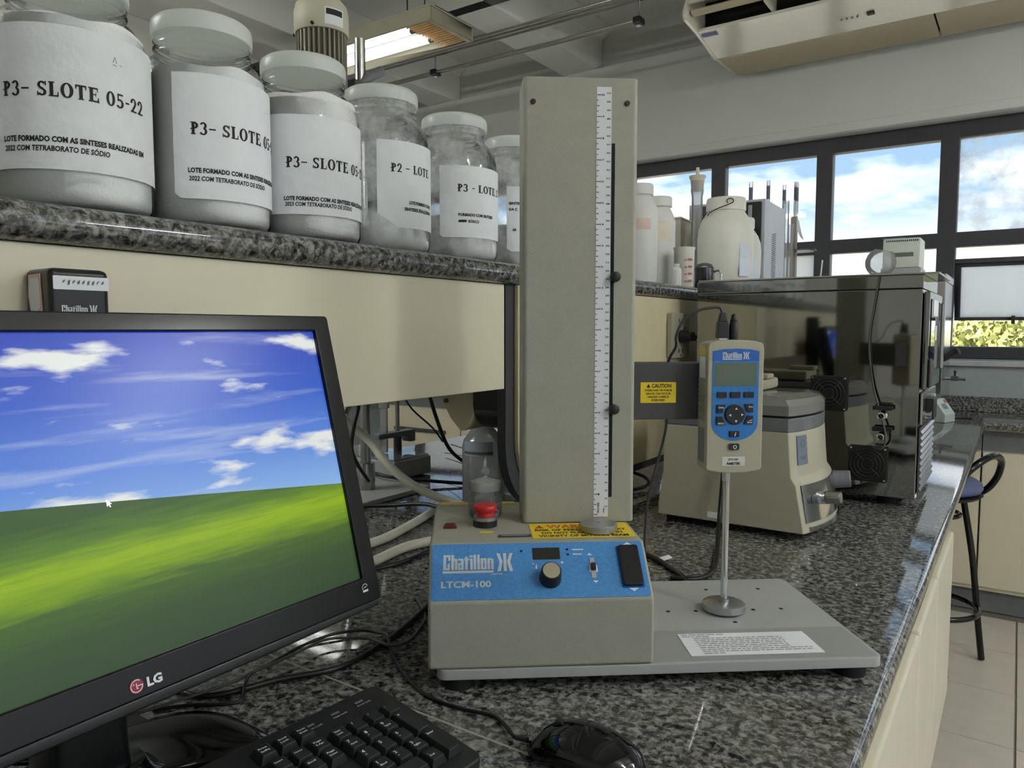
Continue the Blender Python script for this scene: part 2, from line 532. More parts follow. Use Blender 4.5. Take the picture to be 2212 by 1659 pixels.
GL = {
 'P': (0.66, _stem(0.10) + _arc(0.27, 0.72, 0.36, 0.28, -90, 90, 0.21, 0.12) + [_bar(-0.02, 0.40, 0.30, 0.48)]),
 'S': (0.66, _arc(0.33, 0.74, 0.28, 0.26, 20, 250, 0.18, 0.12) + _arc(0.33, 0.26, 0.30, 0.26, -160, 75, 0.19, 0.12)
       + [_bar(0.54, 0.70, 0.62, 1.0), _bar(0.02, 0.0, 0.10, 0.30), [(0.08, 0.66), (0.22, 0.46), (0.58, 0.32), (0.42, 0.56)]]),
 'L': (0.68, _stem(0.10) + [_bar(0.27, 0, 0.64, 0.09), [(0.55, 0.0), (0.66, 0.0), (0.66, 0.34), (0.62, 0.34)]]),
 'O': (0.86, _arc(0.43, 0.5, 0.41, 0.52, 0, 360, 0.23, 0.10, 24)),
 'T': (0.76, [_bar(0.26, 0, 0.49, 1), _bar(0.19, 0, 0.56, 0.07), _bar(0.02, 0.88, 0.73, 1),
              [(0.02, 0.70), (0.08, 0.70), (0.14, 1), (0.02, 1)], [(0.73, 0.70), (0.67, 0.70), (0.61, 1), (0.73, 1)]]),
 'E': (0.72, _stem(0.10) + [_bar(0.27, 0, 0.66, 0.11), _bar(0.27, 0.89, 0.64, 1), _bar(0.27, 0.48, 0.50, 0.55), _bar(0.48, 0.38, 0.53, 0.66),
              [(0.58, 0), (0.74, -0.04), (0.70, 0.34), (0.65, 0.34)], [(0.58, 1), (0.66, 1), (0.66, 0.70), (0.62, 0.70)]]),
 '0': (0.70, _arc(0.35, 0.5, 0.33, 0.52, 0, 360, 0.20, 0.10, 24)),
 '5': (0.64, [_bar(0.10, 0.48, 0.20, 1), _bar(0.10, 0.88, 0.56, 1)] + _arc(0.28, 0.31, 0.32, 0.33, -150, 118, 0.19, 0.12)),
 '2': (0.66, _arc(0.32, 0.70, 0.29, 0.31, -40, 190, 0.19, 0.12) + [[(0.04, 0.0), (0.24, 0.0), (0.58, 0.54), (0.42, 0.58)], _bar(0.04, 0, 0.62, 0.12)]),
 '3': (0.64, _arc(0.28, 0.73, 0.28, 0.28, -80, 160, 0.19, 0.12) + _arc(0.27, 0.27, 0.32, 0.30, -160, 85, 0.19, 0.12)),
 '-': (0.42, [_bar(0.04, 0.42, 0.38, 0.54)]),
 '_': (0.60, [_bar(0.02, 0.43, 0.56, 0.54)]),
 ' ': (0.34, []),
}
def serif_text(mb, s, fn, h, x, y, w=None):
    tot = sum(GL[c][0] for c in s) + 0.08 * (len(s) - 1)
    k = h if w is None else w / tot
    cx = x
    for c in s:
        adv, polys = GL[c]
        for p in polys:
            mb.add([fn(cx + a * k, y + b * h) for a, b in p], [tuple(range(len(p)))])
        cx += (adv + 0.08) * k

# the blocky maker's wordmark with its bracket emblem (flat print), unit height 1, returned as polygons
def wordmark():
    R = []
    bar = lambda a, b, c, d: R.append(_bar(a, b, c, d))
    x = 0.0
    # C
    bar(0, 0, 0.20, 1); bar(0.20, 0.85, 0.50, 1); bar(0.34, 0.62, 0.50, 0.85); bar(0.20, 0, 0.46, 0.13); bar(0.30, 0.13, 0.46, 0.36); R.append([(0.30, 0.36), (0.46, 0.36), (0.46, 0.5)])
    # h
    bar(0.56, 0, 0.76, 1); bar(0.76, 0.60, 0.98, 0.74); bar(0.82, 0, 1.00, 0.66)
    # a
    bar(1.05, 0.62, 1.42, 0.74); bar(1.26, 0, 1.44, 0.62); bar(1.05, 0.34, 1.26, 0.45); bar(1.05, 0, 1.18, 0.34); bar(1.18, 0, 1.26, 0.10)
    # t
    bar(1.54, 0, 1.73, 0.86); bar(1.48, 0.62, 1.86, 0.74)
    # i
    bar(1.90, 0, 2.08, 0.74); bar(1.86, 0.82, 2.10, 0.96)
    # l l
    bar(2.14, 0, 2.32, 1); bar(2.40, 0, 2.58, 1)
    # o
    bar(2.64, 0, 2.82, 0.74); bar(2.90, 0, 3.06, 0.74); bar(2.82, 0.62, 2.90, 0.74); bar(2.82, 0, 2.90, 0.12)
    # n
    bar(3.12, 0, 3.30, 0.74); bar(3.30, 0.62, 3.40, 0.74); bar(3.38, 0, 3.55, 0.70)
    bar(-0.03, -0.22, 3.55, -0.07)     # underline
    # emblem
    for sx, q in ((1, 3.78), (-1, 4.94)):
        f = lambda a: q + sx * a
        R.append([(f(0), 1.06), (f(0.22), 1.06), (f(0.42), 0.50), (f(0.20), 0.46)])
        R.append([(f(0.20), 0.46), (f(0.42), 0.50), (f(0.26), -0.14), (f(0.02), -0.14)])
    bar(4.26, -0.14, 4.48, 1.06)
    return R
WM = wordmark()
WMW = 4.97
def put_wordmark(mb, fn, x, y, w, h):
    kx = w / WMW
    for p in WM:
        mb.add([fn(x + a * kx, y + b * h) for a, b in p], [tuple(range(len(p)))])

# ================================================================ the room
WY = 4.22          # face of the window wall
YW = 4.32          # plane of the window frames
ZC = 3.12          # ceiling
XL, XR, YB = -5.6, 3.2, -3.8

# floor: tiles laid one by one where they can be told apart, on a grout bed
bed = struct(MB().box(XL - .1, XR + .1, YB - .1, 4.5, -0.12, -0.004).build('floor', GROUT, smooth=False))
tm = MB(); tm.taper(-.1925, .1925, -.1925, .1925, -.004, 0.0, .0012, .0012, .0012)
t0 = None
for i in range(-3, 5):
    for j in range(-2, 6):
        x = 0.038 + .195 + .39 * i; y = 2.59 + .195 + .39 * (j - 3)
        if y > 3.9: continue
        if t0 is None:
            t0 = tm.build('tile', TILE, bed, smooth=False); o = t0
        else:
            o = t0.copy(); COL.objects.link(o)
        o.location = (x, y, 0)
rest = MB()
for i in range(-15, 8):
    for j in range(-16, 6):
        if -3 <= i < 5 and -2 <= j - 0 < 6: continue
        x = 0.038 + .195 + .39 * i; y = 2.59 + .195 + .39 * (j - 3)
        if x - .19 < XL or x + .19 > XR or y - .19 < YB or y > 4.1: continue
        rest.taper(x - .1925, x + .1925, y - .1925, y + .1925, -.004, 0, .0012, .0012, .0012)
rest.build('floor_tiles_beyond', TILE, bed, smooth=False, kind='stuff')

struct(MB().box(XL - .1, XR + .1, YB - .1, 4.6, ZC, ZC + .12).build('ceiling', CEIL, smooth=False))
struct(MB().box(XL - .12, XL, YB, 4.5, 0, ZC).build('wall_left', WALL, smooth=False))
wr = MB().box(XR, XR + .12, YB, 4.5, 0, 1.0).box(XR, XR + .12, YB, 4.5, 2.45, ZC).box(XR, XR + .12, YB, -3.0, 1.0, 2.45).box(XR, XR + .12, 3.3, 4.5, 1.0, 2.45)
struct(wr.build('wall_right', WALL, smooth=False))
w2 = MB()  # unseen window ribbon, added in this wall to let in more daylight
for i in range(10):
    y = -3.0 + .7 * i
    w2.box(XR + .02, XR + .09, y - .035, y + .035, 1.0, 2.45)
w2.box(XR + .02, XR + .09, -3.0, 3.3, 1.0, 1.06).box(XR + .02, XR + .09, -3.0, 3.3, 2.39, 2.45).box(XR + .02, XR + .09, -3.0, 3.3, 1.70, 1.76)
w2 = struct(w2.build('added_window', FRAME, smooth=False))
MB().box(XR + .05, XR + .056, -3.0, 3.3, 1.0, 2.45).build('pane', CLEAR, w2, smooth=False)
struct(MB().box(XL, XR, YB - .12, YB, 0, ZC).build('wall_back', WALL, smooth=False))
# window wall: lower dado, lintel, solid ends
WX0, WX1 = -4.4, 2.62
ZS, ZT = 1.095, 2.27
lint = MB()
lint.box(XL, XR, WY, 4.5, ZT, 2.868)
lint.box(XL, WX0, WY, 4.5, ZS, ZT).box(WX1, XR, WY, 4.5, ZS, ZT)
struct(lint.build('wall_window', WALL, smooth=False))
struct(MB().box(XL, XR, WY, 4.5, 0, ZS).build('wall_below_window', SILLT, smooth=False))
struct(MB().box(XL, XR, 4.30, 4.5, 2.868, ZC).build('wall_upper', RECESS, smooth=False))
struct(MB().box(XL, XR, WY - .006, WY + .01, ZT + .001, ZT + .045).build('trim_1', WALL, bevel=.003))
struct(MB().box(XL, XR, WY - .025, WY + .02, 1.068, 1.096).build('trim_2', LGREY, bevel=.006))
# ceiling beams
k = 0
for x0 in (-4.78, -3.64, -2.50, -1.36, -.22, .92, 2.06):
    k += 1
    m = MB().prism([(x0, 2.87), (x0 + .25, 2.87), (x0 + .25, 3.06), (x0 + .33, ZC), (x0 - .08, ZC), (x0, 3.06)], YB, 4.30, lambda a, b, h: (a, h, b))
    struct(m.build('trim_%d' % (k + 2), CEIL, bevel=.012, smooth=True))

# windows: one ribbon of dark frames, two tiers, hopper sash hanging open on the right bay
mull = [-1.497 + .586 * i for i in range(-5, 8)]
win = MB()
for mx in mull:
    win.box(mx - .042, mx + .042, YW, YW + .07, 1.105, 2.262)
win.box(mull[0] - .042, mull[-1] + .042, YW + .0015, YW + .0685, 2.189, ZT + .004)
win.box(mull[0] - .042, mull[-1] + .042, YW + .0015, YW + .0685, 1.655, 1.7287)
win.box(mull[0] - .042, mull[-1] + .042, YW + .0015, YW + .0685, 1.098, 1.161)
wroot = struct(win.build('window_1', FRAME, bevel=.008))
for i in range(len(mull) - 1):
    xa, xb = mull[i] + .042, mull[i + 1] - .042
    st = i == 7
    MB().box(xa - .004, xb + .004, YW + .03, YW + .036, 1.725, 2.193).build('pane', STAINED if st else CLEAR, wroot, smooth=False)
    if st:
        MB().box(xa, xb, YW + .03, YW + .036, 1.60, 1.66).build('pane', CLEAR, wroot, smooth=False)
        MB().box(xa, xb, YW + .01, YW + .06, 1.572, 1.596).build('transom', FRAME, wroot, bevel=.004)
        # opened hopper sash: hinged near the top, foot pushed outwards
        sa = radians(14)
        R = Matrix.Translation((0, YW + .035, 1.575)) @ Matrix.Rotation(sa, 4, 'X')
        fr = MB()
        hh = .275
        fr.box(xa, xa + .026, -.012, .012, -hh, 0).box(xb - .026, xb, -.012, .012, -hh, 0)
        fr.box(xa, xb, -.012, .012, -.018, 0).box(xa, xb, -.012, .012, -hh - .016, -hh)
        fr.box((xa + xb) / 2 - .008, (xa + xb) / 2 + .008, -.03, -.01, -hh - .03, -hh + .01)
        fr.xf(R)
        sash = fr.build('sash', FRAME, wroot, bevel=.003)
        MB().box(xa + .02, xb - .02, -.003, .003, -hh, -.015).xf(R).build('pane', FROST, sash, smooth=False)
    else:
        MB().box(xa - .004, xb + .004, YW + .03, YW + .036, 1.158, 1.66).build('pane', FROST if i % 2 else CLEAR, wroot, smooth=False)

# outside: ground and trees
struct(MB().box(-80, 80, -80, 120, -6.2, -6.0).build('ground_outside', BOUNCE_GROUND, smooth=False))
def tree(x, y, top, rad, nleaf, lm, label):
    t = thing('tree', label, 'tree', (x, y, -6.0))
    MB().cyl((0, 0, -.05), (0, 0, 4.5), .22, .12, 10).build('trunk', BARK, t)
    rnd = random.Random(int(x * 100))
    c = MB()
    h = top + 6.0
    for i in range(nleaf):
        while True:
            p = Vector((rnd.uniform(-1, 1), rnd.uniform(-1, 1), rnd.uniform(-1, 1)))
            if p.length < 1 and p.length > .55: break
        s_ = 1 + .16 * sin(7 * p.x + 3 * p.z) + .10 * sin(11 * p.z + 5 * p.y)
        q = Vector((p.x * rad * s_, p.y * rad * s_, h - 2.3 + p.z * 2.3 * min(1.0, s_)))
        r = rnd.uniform(.035, .075)
        R = Euler((rnd.uniform(0, 6), rnd.uniform(0, 6), rnd.uniform(0, 6))).to_matrix()
        c.add([q + R @ Vector(v) * r for v in ((-1, -.5, 0), (0, -.7, .2), (1, -.2, 0), (.6, .6, .15), (-.5, .7, 0))], [(0, 1, 2, 3, 4)])
    c.build('foliage', lm, t, smooth=False, kind='stuff')
    return t
tree(-3.3, 14.5, 1.55, 1.5, 12000, LEAFB, 'dull green leafy tree outside, mostly hidden behind the steel cabinet')
tree(-0.15, 12.2, 1.62, 1.45, 24000, LEAFA, 'sunlit yellow-green tree outside below the opened window sash')
tree(3.6, 13.6, 1.45, 1.6, 9000, LEAFB, 'leafy tree outside beyond the right edge of the opened window')

# ================================================================ fluorescent fixtures, tray, conduits
def fixture(x, y, z, label, tube=TUBE):
    t = thing('ceiling_light', label, 'ceiling light', (x, y, z), group='hanging fluorescent lights')
    hx, hy = .625, .165
    if tube is TUBE:
        MB().box(-.62, .62, -.03, .03, .045, .085).build('spine', BEIGE_L, t, bevel=.003)
        for sy in (-1, 1):
            MB().cyl((-.58, sy * .068, .02), (.58, sy * .068, .02), .014, n=14).build('tube', tube, t)
            for sx in (-1, 1):
                MB().box(min(sx * .58, sx * .60), max(sx * .58, sx * .60), sy * .068 - .016, sy * .068 + .016, .004, .06).build('lamp_holder', MGREY, t, bevel=.002)
        for sx in (-.45, .45):
            MB().cyl((sx, 0, .08), (sx, 0, ZC - z), .003, n=6).build('hanger_wire', BLACK, t)
        return t
    hb = MB()
    hb.box(-hx, hx, -hy, hy, .062, .072)
    hb.box(-hx, hx, -hy, -hy + .012, 0, .062).box(-hx, hx, hy - .012, hy, 0, .062)
    hb.box(-hx, -hx + .03, -hy + .012, hy - .012, 0, .062).box(hx - .03, hx, -hy + .012, hy - .012, 0, .062)
    hb.build('housing', BEIGE_L, t, bevel=.002)
    rf = MB()
    for sy in (-1, 0, 1):
        rf.prism([(-.05, .055), (0, .03), (.05, .055)], -.42, .40, lambda a, b, h, sy=sy: (h, a + sy * .1, b))
    rf.build('reflector', REFL, t)
    for sx, nm in ((1, 'end_reflector'), (-1, 'end_reflector')):
        e = MB().prism([(.425 * sx, .058), (.595 * sx, .012), (.595 * sx, .02), (.425 * sx, .061)], -hy + .013, hy - .013, lambda a, b, h: (a, h, b))
        eo = e.build(nm, LOUV, t)
        sl = MB()
        for q in range(13):
            yy = -hy + .03 + q * .0225
            sl.box(min(.45 * sx, .585 * sx), max(.45 * sx, .585 * sx), yy, yy + .004, .004, .03)
        sl.build('louvre', LOUV, t, smooth=False)
    for sy in (-1, 1):
        MB().cyl((-.42, sy * .068, .02), (.42, sy * .068, .02), .014, n=14).build('tube', tube, t)
        for sx in (-1, 1):
            MB().cyl((sx * .42, sy * .068, .02), (sx * .438, sy * .068, .02), .0142, n=14).build('lamp_holder', MGREY, t)
    for sx in (-.45, .45):
        MB().cyl((sx, 0, .07), (sx, 0, ZC - z), .003, n=6).build('hanger_wire', BLACK, t)
    return t
lbl = ['lit twin-tube fluorescent light hanging behind the jars under the dark cable tray',
       'added twin-tube light over the aisle, unseen to the right of the view',
       'added unseen twin-tube light over the aisle by the added right-hand windows',
       'added unseen twin-tube light over the far side of the bench, left of the view']
for i, (p, l) in enumerate(zip(FIXTURES, lbl)): fixture(*p, l, TUBE_WEAK if i == 0 else TUBE)

t = thing('cable_tray', 'dark grey perforated steel cable tray hung above the lit fluorescent light', 'cable tray', (-2.6, 3.09, 2.87))
tr = MB()
tr.box(-2.9, 5.4, -.035, -.032, 0, .055).box(-2.9, 5.4, .032, .035, 0, .055).box(-2.9, 5.4, -.035, .035, 0, .003)
tr.build('channel', EDGEB, t, smooth=False)
ho = MB()
for i in range(150):
    x = -2.85 + i * .055
    ho.box(x, x + .022, -.0362, -.035, .02, .035)
ho.build('perforations', DARKIN, t, smooth=False, kind='stuff')
for x in (-2.0, -.2, .6, 2.4, 4.2):
    MB().cyl((x, 0, .003), (x, 0, ZC - 2.87), .004, n=6).build('hanger_rod', BLACK, t)
def conduit(y, z, r, label, xe=3.1):
    o = MB().cyl((-5.5, y, z), (xe, y, z), r, n=10).build('conduit', STEELROD)
    tag(o, label, 'pipe', 'thin conduits under the ceiling beams')
for i, (y, z) in enumerate(((3.40, 2.868), (3.44, 2.868), (3.48, 2.868))):
    conduit(y, z, .008, ['nearest', 'middle', 'farthest'][i] + ' of the three thin grey conduits in the upper run under the beams')
for i, (y, z) in enumerate(((3.46, 2.765), (3.49, 2.765))):
    conduit(y, z, .007, ['nearer', 'farther'][i] + ' of the two thin grey conduits in the lower run under the beams', -1.60)
for x, lb in ((-1.62, 'small dark conduit clamp near the air conditioner'), (-2.93, 'small dark conduit clamp beside the lit fluorescent light')):
    t = thing('conduit_clamp', lb, 'clamp', (x, 3.475, 2.765))
    MB().box(-.02, .02, -.03, .03, -.016, .016).build('clamp_body', BLACK, t, bevel=.004)
    MB().cyl((0, 0, .016), (0, 0, .105), .004, n=6).build('stem', STEELROD, t)
    MB().box(-.012, .012, -.012, .012, -.024, -.016).build('nut', ALU, t, bevel=.002)

# ================================================================ air conditioner
t = thing('air_conditioner', 'long cream under-ceiling air conditioner with tan intake grille on the window wall', 'air conditioner', (-1.354, WY, 2.6))
AX = 1.75
prof = [(-.06, .037), (-.39, .026), (-.42, .018), (-.56, .045), (-.69, .064), (-.838, .076), (-.852, .098), (-.845, .125), (-.80, .20), (-.70, .25), (-.06, .25)]
cap = lambda x0, x1: MB().prism(prof, x0, x1, lambda a, b, h: (h, a, b))
cap(0, .018).build('end_cap', ACW, t, bevel=.005)
cap(AX - .018, AX).build('end_cap', ACW, t, bevel=.005)
MB().prism([(-.42, .021), (-.56, .048), (-.69, .067), (-.69, .082), (-.56, .063), (-.42, .035)], .018, AX - .018, lambda a, b, h: (h, a, b)).build('front_cover', ACW, t, bevel=.002)
MB().prism([(-.06, .06), (-.06, .249), (-.70, .249), (-.80, .199), (-.83, .150), (-.815, .150), (-.78, .19), (-.69, .235), (-.08, .235), (-.08, .06)], .018, AX - .018, lambda a, b, h: (h, a, b)).build('top_casing', ACW, t, bevel=.002)
MB().box(.02, AX - .02, -.60, -.59, .07, .23).build('outlet_cavity', DARKIN, t)
for xa, xb in ((.018, .98), (.988, AX - .018)):
    MB().prism([(-.06, .037), (-.39, .026), (-.418, .020), (-.418, .034), (-.39, .04), (-.06, .05)], xa, xb, lambda a, b, h: (h, a, b)).build('intake_grille', ACB, t, bevel=.002)
va = MB()
va.prism([(-.79 + .028 * cos(a), .118 + .013 * sin(a)) for a in [2 * pi * k / 16 for k in range(16)]], .03, AX - .03, lambda a, b, h: (h, a, b))
va.build('louvre_vane', ACB, t)
for x in (.36, .86, 1.36):
    MB().box(x, x + .006, -.81, -.62, .085, .17).build('vane_bracket', ACW, t, bevel=.002)
MB().box(.025, .10, -.665, -.635, .0605 - .0035, .0605).xf(Matrix.Translation((0, 0, 0))).build('energy_sticker', mat('blue_white_sticker', (96, 110, 160), .5), t)
for i in range(4):
    MB().cyl((.63 + i * .022, -.53, .0425), (.63 + i * .022, -.53, .035), .004, n=8).build('indicator_lamp', MGREY, t)
MB().box(.735, .765, -.545, -.515, .036, .05).build('receiver_window', BLACK, t, bevel=.002)

# ================================================================ benches
t = thing('worktop', 'L-shaped speckled dark granite worktop running to the window wall', 'worktop', (0, 0, B))
def bull(poly_r=.015, n=6):
    return [(poly_r * cos(a) , -.015 + poly_r * sin(a)) for a in [pi / 2 - pi * k / n for k in range(n + 1)]]
pr = [(-1.70, 0)] + [(-.120 + a, b) for a, b in bull()] + [(-1.70, -.03)]
def slab(y0, y1):
    MB().prism(pr, y0, y1, lambda a, b, h: (a, h, b)).build('slab', GRANITE, t, smooth=True, ang=50)
slab(-1.2, .5545); slab(.5580, 3.7)
MB().box(-1.70, -.12, .5546, .5579, -.03, -.0002).build('slab_joint', mat('pale_joint_filler', (150, 148, 138), .6), t, smooth=False)
pr2 = [(4.219, 0)] + [(3.735 - a, b) for a, b in bull()] + [(4.219, -.03)]
MB().prism(pr2, -.118, 3.0, lambda a, b, h: (h, a, b)).build('slab', GRANITE, t, smooth=True, ang=50)
MB().box(-1.70, -.1181, 3.7, 4.219, -.03, 0).build('slab', GRANITE, t, smooth=False)
MB().prism(pr2, -4.4, -1.7001, lambda a, b, h: (h, a, b)).build('slab', GRANITE, t, smooth=True, ang=50)
MB().box(-4.4, 3.0, 4.195, 4.219, .0002, .073).build('backsplash', GRANITE, t, bevel=.003)

def door_panel(parent, y0, y1, z0, z1, name='door'):
    d = MB().box(-.128, -.110, y0, y1, z0, z1).build(name, DOORC, parent, bevel=.006, seg=3)
    return d
# bench cabinets on the aisle side: rail plus hung doors
ys = [-.9, .20, .75, 1.30, 1.62, 2.02]
labs = ['cream bench cabinet below the keyboard end of the worktop, outside the view', 'cream bench cabinet under the computer side of the worktop',
        'cream bench cabinet under the force tester', 'narrow cream bench cabinet just past the door gap', 'cream bench cabinet at the end of the row beside the stool']
for i in range(5):
    y0, y1 = ys[i], ys[i + 1]
    c = thing('bench_cabinet', labs[i], 'cabinet', (0, 0, 0), group='hung cabinets under the worktop')
    cb = MB().box(-.75, -.130, y0 + .002, y1 - .002, .36, .8195)
    cb.build('body', CREAM, c, bevel=.002)
    MB().box(-.7, -.2, y0 + .03, y1 - .03, .10, .359).build('plinth_panel', CREAM, c, bevel=.002)
    MB().box(-.66, -.24, y0 + .03, y1 - .03, .0, .099).build('toe_kick', TOEK, c)
    w = (y1 - y0)
    door_panel(c, y0 + .004, y1 - .004, .375, .768)
# L-bench fronts
def front_unit(x0, x1, label, handle=True):
    c = thing('base_cabinet', label, 'cabinet', (0, 0, 0), group='cream cabinets under the window bench')
    MB().box(x0 + .002, x1 - .002, 3.80, 4.218, .10, .8195).build('body', CREAM, c, bevel=.002)
    MB().box(x0 + .002, x1 - .002, 3.83, 4.218, 0, .099).build('toe_kick', TOEK, c)
    MB().box(x0 + .002, x1 - .002, 3.796, 3.80, .72, .806).build('rail', TOEK, c)
    MB().box(x0 + .004, x1 - .004, 3.784, 3.7995, .12, .715).build('door', CREAM, c, bevel=.003)
    if handle:
        MB().box(x0 + .12, x1 - .12, 3.768, 3.784, .55, .575).build('handle', DGREY, c, bevel=.004)
front_unit(-.80, -.1165, 'plain cream cabinet under the window bench inside the dark knee space', False)
front_unit(-.1165, .75, 'plain cream cabinet under the window bench behind the stool', False)
front_unit(.75, 1.6, 'cream cabinet under the window bench outside the right edge', False)
front_unit(-2.35, -1.72, 'cream cabinet with a dark handle seen through the gap beside the rods')
front_unit(-3.0, -2.35, 'cream cabinet with a dark handle seen through the gap behind the monitor')
front_unit(-3.7, -3.0, 'cream cabinet with a dark handle at the far left of the window bench')
c = thing('base_cabinet', 'cream cabinets on the far side of the main bench, hidden behind it', 'cabinet', (0, 0, 0))
MB().box(-1.66, -1.2, -.9, 2.3, .1, .8195).build('body', CREAM, c, bevel=.003)
MB().box(-1.62, -1.24, -.9, 2.3, 0, .099).build('toe_kick', TOEK, c)

# reagent shelf, its front panel and service pod
t = thing('reagent_shelf', 'long granite reagent shelf with rounded edge carried above the worktop', 'shelf', (0, 0, 0))
sp = [(-1.22, 1.362)] + [(-.7485 + .0185 * cos(a), 1.3435 + .0185 * sin(a)) for a in [pi / 2 - pi * k / 8 for k in range(9)]] + [(-1.22, 1.325)]
MB().prism(sp, -.75, 1.84, lambda a, b, h: (a, h, b)).build('slab', GRANITE, t, ang=60)
MB().prism(sp, 1.842, 3.72, lambda a, b, h: (a, h, b)).build('slab', GRANITE, t, ang=60)
MB().box(-.768, -.75, -.75, 1.072, 1.140, 1.3245).build('front_panel', CREAM, t, bevel=.002)
MB().box(-1.18, -.80, 3.45, 3.70, B + .0005, 1.3245).build('support', PODB, t, bevel=.004)
MB().box(-1.18, -.80, -.72, -.45, B + .0005, 1.3245).build('support', PODB, t, bevel=.004)
t = thing('service_pod', 'beige moulded service pod with charcoal edging holding the shelf and sockets', 'service pod', (0, 0, 0))
def podpoly(y0, y1, z0, z1, r, n=8):
    p = [(y1, z1), (y0, z1)]
    p += [(y0 + r + r * cos(a), z0 + r + r * sin(a)) for a in [pi + pi / 2 * k / n for k in range(n + 1)]]
    p += [(y1 - r + r * cos(a), z0 + r + r * sin(a)) for a in [-pi / 2 + pi / 2 * k / n for k in range(n + 1)]]
    return p
mp_ = lambda a, b, h: (h, a, b)
MB().prism(podpoly(1.078, 2.25, .905, 1.3245, .13), -.770, -.752, mp_).build('edging', EDGEB, t, ang=50)
MB().prism(podpoly(1.104, 2.25, .925, 1.3244, .12), -.752, -.742, mp_).build('front_cover', PODB, t, bevel=.002, ang=50)
MB().prism(podpoly(1.085, 2.24, 1.06, 1.3244, .05), -.83, -.771, mp_).build('core', BLACK, t, ang=50)
cp = lambda: [(-.83, 1.324), (-.83, 1.12)] + [(-.86 + .03 * cos(a), 1.10 + .045 * sin(a)) for a in [0, -.4, -.8, -1.2, -1.57]] + [(-.885, 1.078), (-.905, 1.11), (-.905, 1.324)]
MB().prism(cp(), 1.085, 2.24, lambda a, b, h: (a, h, b)).build('back_cover', PODB, t, bevel=.002)
MB().cyl((-.893, 1.0855, 1.111), (-.893, 1.080, 1.111), .0045, n=10).build('screw', DGREY, t)
MB().box(-1.18, -.91, 2.12, 2.2, B + .0005, 1.3244).build('pillar', PODB, t, bevel=.003)
# socket strip
t = thing('socket_strip', 'cream power socket plate with three outlets on the service pod', 'power socket', (-.741, 1.84, 1.23))
MB().prism(rrect(-.062, .062, -.058, .058, .008), 0, .013, lambda a, b, h: (h, a, b)).build('plate', BEIGE_L, t, bevel=.002)
for z in (.038, 0, -.04):
    s_ = MB()
    for y in (-.012, .012):
        s_.box(.0125, .0136, y - .002, y + .002, z - .005, z + .005)
    s_.cyl((.0125, 0, z - .012), (.0136, 0, z - .012), .0025, n=8)
    s_.build('outlet', DARKIN, t, smooth=False)

# ================================================================ force test stand
OX, OY, AZ = -.5087, .5976, radians(38.2)
SU = Vector((cos(AZ), sin(AZ), 0)); SV = Vector((-sin(AZ), cos(AZ), 0))
def loc2w(u, v, z): return Vector((OX, OY, B)) + SU * u + SV * v + Vector((0, 0, z))
ST = thing('test_stand', 'beige motorised force test stand with tall ruled column and blue control panel', 'test stand', (OX, OY, B), AZ)
MB().prism(rrect(0, .505, 0, .268, .011), .013, .025, lambda a, b, h: (a, b, h)).build('base_plate', PLATE, ST, bevel=.0015)
for u, v in ((.024, .0195), (.475, .0195), (.024, .247), (.475, .247)):
    MB().lathe([(.0175, 0), (.0185, .013)], 18, (u, v, 0), cap0=True, cap1=True).build('rubber_foot', RUBBER, ST)
hm = MB()
for u, v in ((.3746, .2271), (.4498, .2259), (.298, .1503), (.335, .1494), (.4124, .1491), (.4505, .1499), (.3731, .1096)):
    hm.cyl((u, v, .0248), (u, v, .0253), .0028, n=10)
hm.build('threaded_holes', DARKIN, ST, smooth=False)
MB().prism([(0, .0251), (0, .101), (.054, .150), (.257, .150), (.257, .0251)], -.009, .240, lambda a, b, h: (h, a, b)).build('control_housing', BEIGE, ST, bevel=.004, seg=3)
MB().prism(rrect(.1047, .2466, .134, .195, .006), .1505, .7015, lambda a, b, h: (a, b, h)).build('column', BEIGE, ST, bevel=.002)
# sloping panel coordinates: u across, s up the slope, e out of it
def pan(u, s_, e=0.0): return (u, s_ * .7406 - e * .672, .101 + s_ * .672 + e * .7406)
pf = lambda e: (lambda a, b, h=0: pan(a, b, e + h))
ov = MB().prism(rrect(-.0055, .2365, .0015, .0712, .003), .0001, .0006, lambda a, b, h: pan(a, b, h)).build('blue_overlay', mat('faded_blue_overlay', (72, 138, 200), .35, var=.14, vscale=330), ST, smooth=False)
lg = MB(); put_wordmark(lg, pf(.0008), .0072, .0382, .0790, .0190); lg.build('wordmark', SILVER, ov, smooth=False)
lt = MB()
put_text(lt, 'LTCM-100', pf(.0008), .0074, .0052, .0166, w=.055, bold=.03)
put_text(lt, 'AMETEK', pf(.0008), .0016, .060, .0315, w=.014, bold=.03)
lt.build('lettering', SILVER, ov, smooth=False, kind='stuff')
MB().prism(rrect(.1085, .1398, .0492, .0642, .001), .0007, .0012, lambda a, b, h: pan(a, b, h)).build('display_window', DISP, ST, smooth=False)
for u, s_ in ((.0958, .0607), (.1486, .0618), (.1490, .0552)):
    MB().lathe_dir([(.0016, 0), (.0012, .0006), (0, .0008)], pan(u, s_, .0006), pan(0, 0, 1) - Vector(pan(0, 0, 0)) if False else Vector(pan(0, 0, 1)) - Vector(pan(0, 0, 0)), 10).build('indicator', mat('navy_lamp', (20, 22, 90), .3), ST)
br = MB()
for s_, w in ((.0606, .013), (.0546, .0105)):
    br.add([pan(.1545, s_, .0008), pan(.1545 + w, s_, .0008), pan(.1545 + w, s_ + .0013, .0008), pan(.1545, s_ + .0013, .0008)], [(0, 1, 2, 3)])
